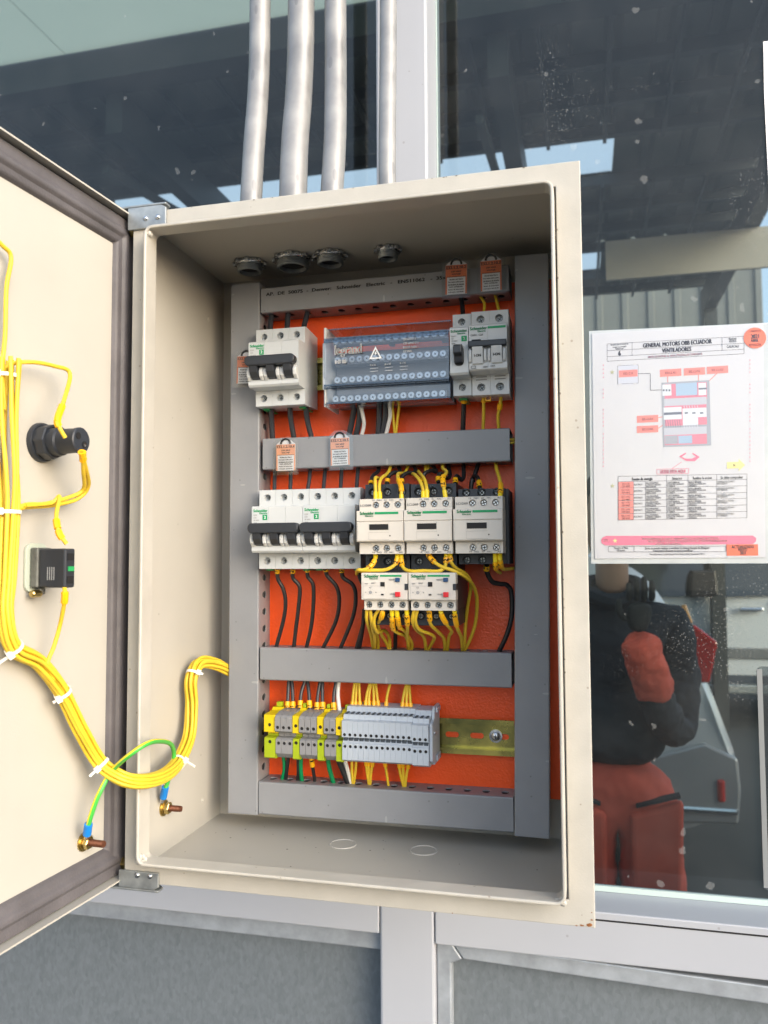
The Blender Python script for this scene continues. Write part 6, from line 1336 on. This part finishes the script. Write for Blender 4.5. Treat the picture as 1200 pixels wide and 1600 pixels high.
b = MB(); b.box(-.0015, .0010, .0150, .0200, .0104, .0116).box(.0018, .0042, .0150, .0200, .0100, .0112); b.build('vent_slot', BLKHOLE, t)
for du, dz in ((.0042, .0030), (-.0030, -.0030)):
    b = MB(); b.mat(0).cyl((du, .0395, dz), (du, .0399, dz), .0028, n=14); b.build('terminal_hole', BLKHOLE, t)
b = MB(); b.cyl((-.0030, .0399, -.0034), (-.0030, .0402, -.0034), .0012, n=10); b.build('terminal_screw', STEEL, t)
t = on_door('push_button_block', 'dark push button contact block on a metal collar, below the pilot light', 'push button', .0995, .2750)
b = MB(); b.prism(rrect(-.0125, .0110, -.0185, .0195, .006), 'y', .0002, .0026); b.build('lock_plate', mat('pale_green_grey_plastic', (.42, .47, .40), .45), t, bevel=.0006)
b = MB(); b.box(-.0090, .0075, .0033, .0100, -.0150, .0160).box(-.0030, .0030, .0033, .0100, -.0205, -.0152); b.build('metal_collar', mat('dull_cast_zinc', (.20, .21, .20), .45, .6, var=.4, vscale=200), t, bevel=.0012)
b = MB(); b.lathe((.0020, .0080, -.0195), (1, 0, 0), [(.003, 0), (.003, .008), (.002, .009)], 10); b.build('collar_screw', BRASS, t)
b = MB(); b.box(-.0060, .0056, .0101, .0345, -.0150, .0152); b.build('contact_block', DARK, t, bevel=.0014)
b = MB(); b.box(-.0038, .0034, .0346, .0350, .0060, .0115).box(-.0038, .0034, .0346, .0350, -.0118, -.0060); b.build('terminal_hole', BLKHOLE, t)
b = MB(); b.box(-.0042, .0024, .0344, .0352, -.0022, .0014); b.build('contact_flag', GREENP, t)
b = MB(); b.mat(0)
for q in range(4): b.add([(.0057, .018+.002*q, -.009), (.0057, .0188+.002*q, -.009), (.0057, .0188+.002*q, .001), (.0057, .018+.002*q, .001)], [(0, 1, 2, 3)])
b.build('printed_mark', GTEXT, t)

hn = thing('cable_harness', 'yellow wire harness tied along the open door and looping into the enclosure', 'wire harness', HARN['main'][12])
o = Vector(hn.location); rnd = random.Random(3)
def hwire(P, r=.00165, sub=8):
    b = MB(); b.tube([p-o for p in P], r, 9, smoothed=False); return b.build('wire', YEL, hn, angle=60)
Qm = catmull(HARN['main'], 10); nq = len(Qm)
NW = 12
for k in range(NW):
    ph = 2*math.pi*k/8 if k < 8 else 2*math.pi*k/4+.4; tw = 2.2+rnd.uniform(-.5, .5); rad = rnd.uniform(.0043, .0054) if k < 8 else .0020; P = []
    prev = None
    for i, p in enumerate(Qm):
        f = i/(nq-1); tg = (Qm[min(i+1, nq-1)]-Qm[max(i-1, 0)]).normalized()
        a, c = frame_at(tg) if prev is None else ((prev-tg*prev.dot(tg)).normalized(), None)
        prev = a; c = a.cross(tg)
        sp = 1.0+1.1*max(0, 1-f/.22)*abs(math.sin(f*9+ph))   # looser near the top of the door
        w = ph+tw*f+.25*math.sin(f*14+k)
        q = p+a*rad*sp*math.cos(w)+c*rad*sp*math.sin(w)
        P.append(q)
    s0 = 0 if k < 7 else int(nq*.15)
    hwire(P[s0:])
for k in ('up1', 'pil_top', 'pil_b1', 'pil_b2', 'btn_top', 'btn_bot'): hwire(catmull(HARN[k], 8))
# markers on the door branches
for k, a, c in (('pil_top', .70, .80), ('pil_top', .80, .88), ('pil_b1', .0, .08), ('pil_b2', .0, .08), ('btn_top', .66, .76), ('btn_top', .78, .90), ('btn_bot', .08, .22)):
    sleeve(catmull(HARN[k], 8), a, c, .0028, 8, 'wire_marker', YELM, hn, o)
# nylon ties
for j, p in enumerate(HARN['ties']):
    p = Vector(p); i = min(range(nq), key=lambda q: (Qm[q]-p).length); tg = (Qm[min(i+2, nq-1)]-Qm[max(i-2, 0)]).normalized(); a, c = frame_at(tg); b = MB(); rr = .0062 if i > 40 else .0078
    C0 = Qm[i]-o; n = 18; vs = []
    for h in (-.0013, .0013):
        for R0 in (rr, rr+.0009):
            for q in range(n): w = 2*math.pi*q/n; vs.append(C0+tg*h+a*R0*math.cos(w)+c*R0*math.sin(w))
    fs = []
    for q in range(n):
        s = (q+1) % n; fs += [(q, s, n+s, n+q), (2*n+q, 3*n+q, 3*n+s, 2*n+s), (n+q, n+s, 3*n+s, 3*n+q), (q, 2*n+q, 2*n+s, s)]
    b.add(vs, fs)
    toc = (Vector(m4.translation)-Qm[i]); hd = (toc-tg*toc.dot(tg)).normalized(); hs = tg.cross(hd); hc = C0+hd*(rr+.0012)*.75+hs*(rr+.0012)*.66
    M0 = Matrix((tg.to_tuple()+(0,), hs.to_tuple()+(0,), hd.to_tuple()+(0,), (0, 0, 0, 1))).transposed(); M0.translation = hc; b.X = M0
    b.box(-.0024, .0024, -.0022, .0022, -.0018, .0022); b.box(-.0010, .0010, .0022, .0048+.003*(j % 3), -.0004, .0006); b.X = None
    b.build('cable_tie', NYLON, hn)
# earth strap
es = thing('earth_strap', 'green and yellow earth wire with blue lugs bridging door and enclosure', 'earth wire', HARN['earth'][0]); o = Vector(es.location)
Q = catmull(HARN['earth'], 10); r = .0021; n = 12; b = MB(); b.tube([p-o for p in Q], r, n, smoothed=False)
for i, f in enumerate(b.f):
    b.m[i] = 0 if (i % n) in (0, 1, 2, 3, 4, 5) else 1
b.build('insulation', [GRN if False else mat('bright_green_pvc', (.06, .42, .06), .4), mat('lemon_pvc', (.72, .66, .03), .4)], es, angle=60)
for key in ('lug_door', 'lug_in'):
    A, Bq, Cq = [Vector(p) for p in HARN[key]]
    b = MB(); b.tube([A-o+(A-Bq)*.15, A.lerp(Bq, .5)-o, Bq-o], .0034, 12, smoothed=False); lg = b.build('blue_lug', BLUEP, es)
    b = MB(); b.tube([Bq-o, Bq.lerp(Cq, .6)-o], lambda f: .0026-.0008*f, 8, smoothed=False); b.build('lug_tongue', STEEL, lg)

# ================================================================ POSTER AND PAPERS ON THE GLASS
yP = YG-.0022
t = thing('lockout_poster', 'laminated white instruction sheet with tables taped to the glass right of the enclosure', 'poster', (PAPER[3][0], yP, PAPER[3][1])); o = Vector(t.location)
def pprism(name, poly, y0, y1, m):
    b = MB(); b.X = Matrix.Translation(-o); b.prism(poly, 'y', y0, y1); return b.build(name, m, t)
pprism('sheet', PAPER, yP-.0004, yP+.0004, mat('bright_paper', (.52, .545, .60), .6, var=.03, vscale=12))
pprism('laminate_edge', LAMI, yP+.0006, yP+.0016, mat('milky_laminate', (.52, .57, .60), .25, var=.15, vscale=25))
INKS = {'ink': (.045, .045, .07), 'pr': (.66, .22, .21), 'pk': (.66, .17, .28), 'pk0': (.12, .14, .20), 'lb': (.48, .52, .62), 'lg': (.5, .52, .56), 'pg1': (.30, .33, .40), 'pg2': (.42, .45, .53), 'pr2': (.55, .20, .28), 'pb': (.30, .42, .58), 'pw': (.55, .60, .68), 'yl': (.66, .62, .28), 'st': (.40, .42, .28), 'wh': (.72, .62, .68), 'or': (.72, .15, .09), 'g5': (.35, .35, .38)}
groups = {}
for j, q in enumerate(PRINTS):
    k = q[-2] if q[0] == 't' else q[-1]; lay = 0
    b = groups.setdefault(k, MB()); b.X = Matrix.Translation(-o); y = yP-.0006-.0000012*j
    if q[0] == 'r': b.rect(q[1], q[3], q[2], q[4], y)
    elif q[0] == 'l': b.line(q[1], q[2], q[3], q[4], q[5], y)
    elif q[0] == 'p': b.flat(q[1], y)
    elif q[0] == 't': b.text(q[4], q[3]*1.6, q[1], y-.00005, q[2], q[6], xs=.66, bold=.045 if q[3] > .0030 else .012)
for k, b in groups.items(): b.build('print_'+{'ink': 'black', 'pr': 'salmon', 'pk': 'pink', 'pk0': 'dark', 'lb': 'pale_blue', 'lg': 'grey', 'pg1': 'slate', 'pg2': 'blue_grey', 'pr2': 'plum', 'pb': 'blue', 'pw': 'white', 'yl': 'yellow', 'st': 'olive', 'wh': 'light', 'or': 'orange', 'g5': 'faint'}[k], mat('print_'+k, INKS[k], .55), t)
GLOSSL = glass_mat('poster_laminate', (.985, .985, .985), .02, (1, 1, 1), .10, fres=.03)
pprism('laminate', LAMI, yP-.0019, yP-.0014, GLOSSL)
t = thing('paper_sheet', 'edge of a white paper sheet at the upper right margin of the glass', 'paper', (.6205, yP, .719)); b = MB(); b.prism([(0.001, 0), (.20, .002), (.20, .187), (.0005, .187), (-.0005, .12)], 'y', -.0005, .0005); b.build('sheet', PAPERM, t)
t = thing('plastic_pocket', 'clear plastic document pocket at the lower right margin of the glass', 'pocket', (.5905, yP, -.100))
b = MB(); b.prism(rrect(0, .22, 0, .254, .006), 'y', -.0022, -.0006); b.build('front_film', glass_mat('pocket_film', (.62, .66, .68), .10, (1, 1, 1), .2, fres=.2), t)
b = MB(); b.prism([(-.0001, .003), (.0055, .003), (.0055, .251), (-.0001, .251)], 'y', -.0036, -.0023); b.build('welded_edge', mat('milky_film', (.22, .235, .245), .3), t)
# ================================================================ PERSON AND VEHICLES STANDING IN THE YARD (seen through the glass)
JACK = mat('dark_navy_jacket', (.026, .031, .044), .85, bump=.4, bscale=60, var=.2, vscale=12); REDC = mat('red_work_cloth', (.85, .13, .08), .85, bump=.4, bscale=60, var=.25, vscale=9)
SKIN = mat('skin', (.42, .24, .17), .55); HAIR = mat('dark_hair', (.015, .012, .010), .7); SHOE = mat('black_boot', (.02, .02, .02), .5)
def skin_chain(name, verts, edges, m, parent, root=0, sub=2):
    me = bpy.data.meshes.new(name); me.from_pydata([v[:3] for v in verts], edges, []); o = bpy.data.objects.new(name, me); COL.objects.link(o); o.parent = parent
    md = o.modifiers.new('skin', 'SKIN'); md.use_smooth_shade = True; md.branch_smoothing = .6
    for i, v in enumerate(verts):
        s = me.skin_vertices[0].data[i]; r = v[3]; s.radius = r if isinstance(r, tuple) else (r, r); s.use_root = (i == root)
    if m in (JACK, REDC) and len(verts) > 1: sub = 4
    sd = o.modifiers.new('sub', 'SUBSURF'); sd.levels = sub; sd.render_levels = sub; me.materials.append(m)
    if m in (JACK, REDC) and len(verts) > 1:
        tx = bpy.data.textures.new('folds', 'CLOUDS'); tx.noise_scale = .05; tx.noise_depth = 2; dm = o.modifiers.new('folds', 'DISPLACE'); dm.texture = tx; dm.strength = .018; dm.mid_level = .5; dm.texture_coords = 'LOCAL'
    return o
px, py = .475, 2*YG+.95
pr = thing('person', 'person in dark jacket and red work trousers, seen through the glass below the poster', 'person', (px, py, GZ), None, (0, 0, math.pi))
GLV = mat('dark_work_glove', (.03, .03, .032), .8, bump=.3, bscale=80)
# body relative to the feet; faces +Y (the window), one forearm raised
V = [(0, 0, .95, (.150, .115)), (0, .0, 1.10, (.150, .115)), (0, -.01, 1.25, (.160, .125)), (0, -.015, 1.37, (.145, .105)), (0, 0, 1.435, (.085, .075)), (0, .01, 1.455, (.062, .060)),
     (.160, -.01, 1.375, .062), (.180, -.03, 1.20, .056), (.160, .03, 1.05, .052), (.105, .16, 1.15, .047), (.065, .225, 1.27, .044),
     (-.165, -.01, 1.375, .070), (-.215, -.02, 1.20, .058), (-.225, .03, 1.03, .050), (-.20, .12, .90, .042), (-.19, .15, .82, .036)]
Eg = [(0, 1), (1, 2), (2, 3), (3, 4), (4, 5), (3, 6), (6, 7), (7, 8), (8, 9), (9, 10), (3, 11), (11, 12), (12, 13), (13, 14), (14, 15)]
V = [(-v[0],)+v[1:] for v in V]; skin_chain('body', V, Eg, JACK, pr)
L = [(0, 0, .96, (.150, .115)), (.088, .0, .84, .104), (.092, .01, .48, .086), (.10, -.02, .10, .070), (-.088, .0, .84, .104), (-.092, .01, .48, .086), (-.10, -.02, .10, .070), (0, 0, 1.01, (.153, .120))]
skin_chain('trousers', L, [(7, 0), (0, 1), (1, 2), (2, 3), (0, 4), (4, 5), (5, 6)], REDC, pr)
for s in (-1, 1):
    b = MB(); b.prism([(.03*s, .62), (.155*s, .62), (.165*s, .90), (.03*s, .86)], 'y', .062, .108); b.build('thigh_pocket', REDC, pr, bevel=.014, seg=3)
    b = MB(); b.prism([(.045*s, .880), (.155*s, .912), (.155*s, .920), (.045*s, .888)], 'y', .085, .119); b.build('pocket_edge', JACK, pr)
skin_chain('cuff', [(-.104, .165, 1.165, .050), (-.086, .195, 1.22, .053), (-.064, .225, 1.285, .052), (-.050, .243, 1.345, .055)], [(0, 1), (1, 2), (2, 3)], REDC, pr)
skin_chain('cuff', [(.195, .135, .86, .046), (.19, .155, .80, .042)], [(0, 1)], REDC, pr)
b = MB(); b.tube([(-.075, .03, 1.445), (-.05, .085, 1.43), (0, .105, 1.415), (.05, .085, 1.43), (.075, .03, 1.445), (.05, -.05, 1.465), (-.05, -.05, 1.465), (-.075, .03, 1.445)], .022, 8); b.build('collar', JACK, pr)
def hand(cx, cy, cz, s, up):
    hv = [(cx, cy, cz, .026), (cx-.005*s, cy+.012, cz+.045*up, (.036, .016)), (cx-.008*s, cy+.018, cz+.080*up, (.036, .014))]
    skin_chain('palm', hv, [(0, 1), (1, 2)], GLV, pr, 0, 2)
    for k in range(4):
        x0 = cx-.008*s+(-.027+.018*k); l = (.062, .074, .070, .055)[k]; z0 = cz+.080*up
        skin_chain('finger', [(x0, cy+.018, z0, .0095), (x0, cy+.035, z0+up*l*.5, .0085), (x0, cy+.028, z0+up*l*.85, .0075)], [(0, 1), (1, 2)], GLV, pr, 0, 1)
    skin_chain('thumb', [(cx+.026*s, cy+.015, cz+.030*up, .0115), (cx+.046*s, cy+.025, cz+.060*up, .0095), (cx+.043*s, cy+.030, cz+.087*up, .008)], [(0, 1), (1, 2)], GLV, pr, 0, 1)
hand(-.050, .243, 1.345, 1, 1); hand(.19, .158, .775, -1, -1)
skin_chain('neck', [(0, .0, 1.42, .050), (0, .012, 1.49, .048), (0, .022, 1.57, .050)], [(0, 1), (1, 2)], SKIN, pr)
# head
b = MB(); n = 20; prof = [(.02, -.125), (.055, -.11), (.066, -.07), (.072, -.02), (.074, .03), (.066, .08), (.04, .112), (.0, .122)]
vs = []; 
for r_, h in prof:
    for k in range(n):
        a = 2*math.pi*k/n; x = r_*math.cos(a); y_ = r_*1.22*math.sin(a)
        if math.sin(a) > .8 and -.04 < h < .0: y_ += .018*(math.sin(a)-.8)/.2
        vs.append((x, .03+y_, 1.645+h))
b.add(vs, [(i*n+k, i*n+(k+1) % n, (i+1)*n+(k+1) % n, (i+1)*n+k) for i in range(len(prof)-1) for k in range(n)], True); b.build('head', SKIN, pr, sub=1, angle=180)
b = MB(); b.lathe((0, .018, 1.655), (0, 0, 1), [(.078, -.02), (.083, .03), (.074, .085), (.046, .118), (.0, .130)], 20); hr = b.build('hair', HAIR, pr, angle=180)
b = MB()
for s in (-1, 1): b.lathe((.030*s, .112, 1.655), (0, 1, 0), [(.011, -.004), (.009, .002), (.004, .005)], 10)
b.build('eye', mat('eye_white', (.5, .5, .5), .3), pr)
b = MB(); b.prism([(.105, 1.655), (.138, 1.612), (.105, 1.602)], 'x', -.010, .010); b.build('nose', SKIN, pr, bevel=.004)
b = MB(); b.box(-.022, .022, .108, .1155, 1.578, 1.586); b.build('mouth', mat('lips', (.30, .11, .09), .5), pr, bevel=.003)
for s in (-1, 1): b = MB(); b.lathe((.074*s, .03, 1.64), (s, 0, 0), [(.022, -.004), (.024, .006), (.014, .010)], 12); b.build('ear', SKIN, pr)
for s in (-1, 1): b = MB(); b.box(.12*s-.05, .12*s+.05, -.10, .18, 0, .10); b.build('boot', SHOE, pr, bevel=.03, seg=3)

def vehicle(name, label, cat, loc, prof, glassp, width, paint, wheels, wr, lamps, extra=None, bumper=None):
    """side profile (x,z) in metres from the rear/right end, extruded across width with rounded shoulders; the near flank faces -Y"""
    t = thing(name, label, cat, loc); P = mat('paint_'+name, paint, .3, .3, coat=.6)
    def chk(P):
        out = []
        for i in range(len(P)):
            a, c = P[i], P[(i+1) % len(P)]; out += [(a[0]*.78+c[0]*.22, a[1]*.78+c[1]*.22), (a[0]*.22+c[0]*.78, a[1]*.22+c[1]*.78)]
        return out
    prof = chk(chk(prof))
    # loft: five cross slices so that the flanks bulge and the roof tucks in
    zs = [z for x, z in prof]; zmin, zmax = min(zs), max(zs); n = len(prof); slices = []
    for f, tuck in ((-.5, .0), (-.47, .03), (-.2, .045), (.2, .045), (.47, .03), (.5, .0)):
        row = []
        for x, z in prof:
            hgt = max(0, (z-zmin-.62)/(zmax-zmin-.62)) if zmax-zmin > .62 else 0
            wy = f*width*(1-.22*hgt); e = .05*(1-abs(f)*2) if tuck else 0
            cx = (min(p[0] for p in prof)+max(p[0] for p in prof))/2; s = 1+tuck*.35
            row.append((cx+(x-cx)*s, wy, z+(.03 if tuck and z > zmin+.3 else 0)))
        slices.append(row)
    b = MB(); vs = [p for r_ in slices for p in r_]; fs = [(i*n+k, i*n+(k+1) % n, (i+1)*n+(k+1) % n, (i+1)*n+k) for i in range(len(slices)-1) for k in range(n)]
    b.add(vs, fs, True); b.add(vs, [tuple(range(n)), tuple(range(len(vs)-1, len(vs)-n-1, -1))]); b.build('body', P, t, angle=32, bevel=.01)
    WG = mat('vehicle_glass', (.015, .02, .022), .06, 0, coat=1)
    for gpoly in glassp:
        vv = []
        for x, z in gpoly:
            hgt = max(0, (z-zmin-.62)/(zmax-zmin-.62)); vv.append((x, -.5*width*(1-.22*hgt)-.006, z))
        b = MB(); b.add(vv+[(x, y+.02, z) for x, y, z in vv], [tuple(range(len(vv)))]+[(i, (i+1) % len(vv), len(vv)+(i+1) % len(vv), len(vv)+i) for i in range(len(vv))]); b.build('window', WG, t)
    for x in wheels:
        for s in (-1, 1):
            yw = s*(width/2-.10); b = MB(); b.lathe((x, yw, wr), (0, s, 0), [(wr*.62, -.10), (wr*.96, -.09), (wr, -.05), (wr, .05), (wr*.96, .10), (wr*.66, .105)], 28); w = b.build('wheel', mat('tyre', (.018, .018, .018), .8), t)
            b = MB(); b.lathe((x, yw, wr), (0, s, 0), [(wr*.64, .09), (wr*.60, .112), (wr*.25, .098), (wr*.12, .114)], 10); b.build('rim', STEELD, w)
            if s < 0: b = MB(); b.lathe((x, -width/2+.02, wr+.02), (0, -1, 0), [(wr*1.16, 0), (wr*1.16, .026), (wr*1.08, .028)], 28); b.build('wheel_arch', mat('arch_plastic', (.02, .02, .022), .7), t)
    for nm, poly, m, d in lamps:
        b = MB(); b.prism(poly, 'y', -width/2-d, -width/2+.03); b.build(nm, m, t, bevel=.012)
    return t
REDL = mat('red_lamp', (.42, .015, .012), .2, coat=.5); AMB = mat('amber_lamp', (.60, .30, .10), .25, coat=.5); CHR = mat('chrome', (.7, .72, .75), .12, 1); GREYB = mat('silver_bumper', (.36, .38, .41), .35, .4)
# dark hatchback, tail to the right; x measured from its tail towards the front (negative)
hp = [(0, .40), (.02, .62), (-.02, .74), (-.10, .98), (-.16, 1.12), (-.32, 1.42), (-.52, 1.52), (-1.5, 1.56), (-2.1, 1.45), (-2.75, 1.05), (-3.65, .92), (-3.85, .70), (-3.85, .34), (-3.4, .26), (-.4, .28)]
car = vehicle('parked_car', 'dark grey hatchback, its tail seen through the glass behind the person', 'car', (1.00, 2*YG+3.28, GZ), hp,
    [[(-.42, 1.10), (-.60, 1.40), (-1.35, 1.46), (-1.35, 1.08)], [(-1.42, 1.08), (-1.42, 1.46), (-2.0, 1.38), (-2.55, 1.06)]], 1.70, (.52, .54, .57), (-.72, -3.15), .31,
    [('tail_lamp', [(-.16, .98), (-.07, .98), (-.03, 1.16), (-.13, 1.24), (-.20, 1.16)], REDL, .012), ('tail_lamp', [(-.19, 1.165), (-.13, 1.245), (-.16, 1.33), (-.24, 1.28)], AMB, .010), ('rear_reflector', [(-.055, .47), (-.02, .47), (-.02, .57), (-.055, .57)], REDL, .03), ('bumper', [(-.42, .36), (.03, .38), (.045, .52), (.035, .66), (-.10, .72), (-.42, .62)], GREYB, .02), ('bumper_strip', [(-.40, .42), (.03, .42), (.03, .45), (-.40, .45)], CHR, .034)])
tp = [(2.6, .50), (2.6, 1.02), (.95, 1.05), (.90, 1.75), (.55, 1.82), (-.75, 1.80), (-1.55, 1.18), (-2.45, 1.05), (-2.65, .80), (-2.65, .45)]
trk = vehicle('pickup_truck', 'silver pickup truck, its flank seen through the glass at the far right', 'truck', (1.55, 2*YG+7.4, GZ), tp,
    [[(.80, 1.20), (.78, 1.70), (.10, 1.72), (.10, 1.18)], [(.02, 1.18), (.02, 1.72), (-.70, 1.70), (-1.32, 1.18)]], 1.80, (.60, .63, .66), (1.75, -1.75), .38,
    [('door_handle', [(.22, 1.05), (.42, 1.05), (.42, 1.085), (.22, 1.085)], CHR, .03), ('door_handle', [(.80, 1.05), (.62, 1.05), (.62, 1.085), (.80, 1.085)], CHR, .03), ('side_step', [(-1.2, .32), (1.2, .32), (1.2, .40), (-1.2, .40)], STEELD, .08), ('wing_mirror', [(-.22, 1.18), (.02, 1.20), (.0, 1.42), (-.20, 1.42)], mat('mirror_black', (.02, .02, .022), .4), .18), ('trim_strip', [(-1.3, .62), (1.25, .62), (1.25, .72), (-1.3, .72)], mat('grey_trim', (.12, .13, .14), .6), .02), ('door_gap', [(.52, .50), (.53, .50), (.53, 1.15), (.52, 1.15)], BLKHOLE, .003)])
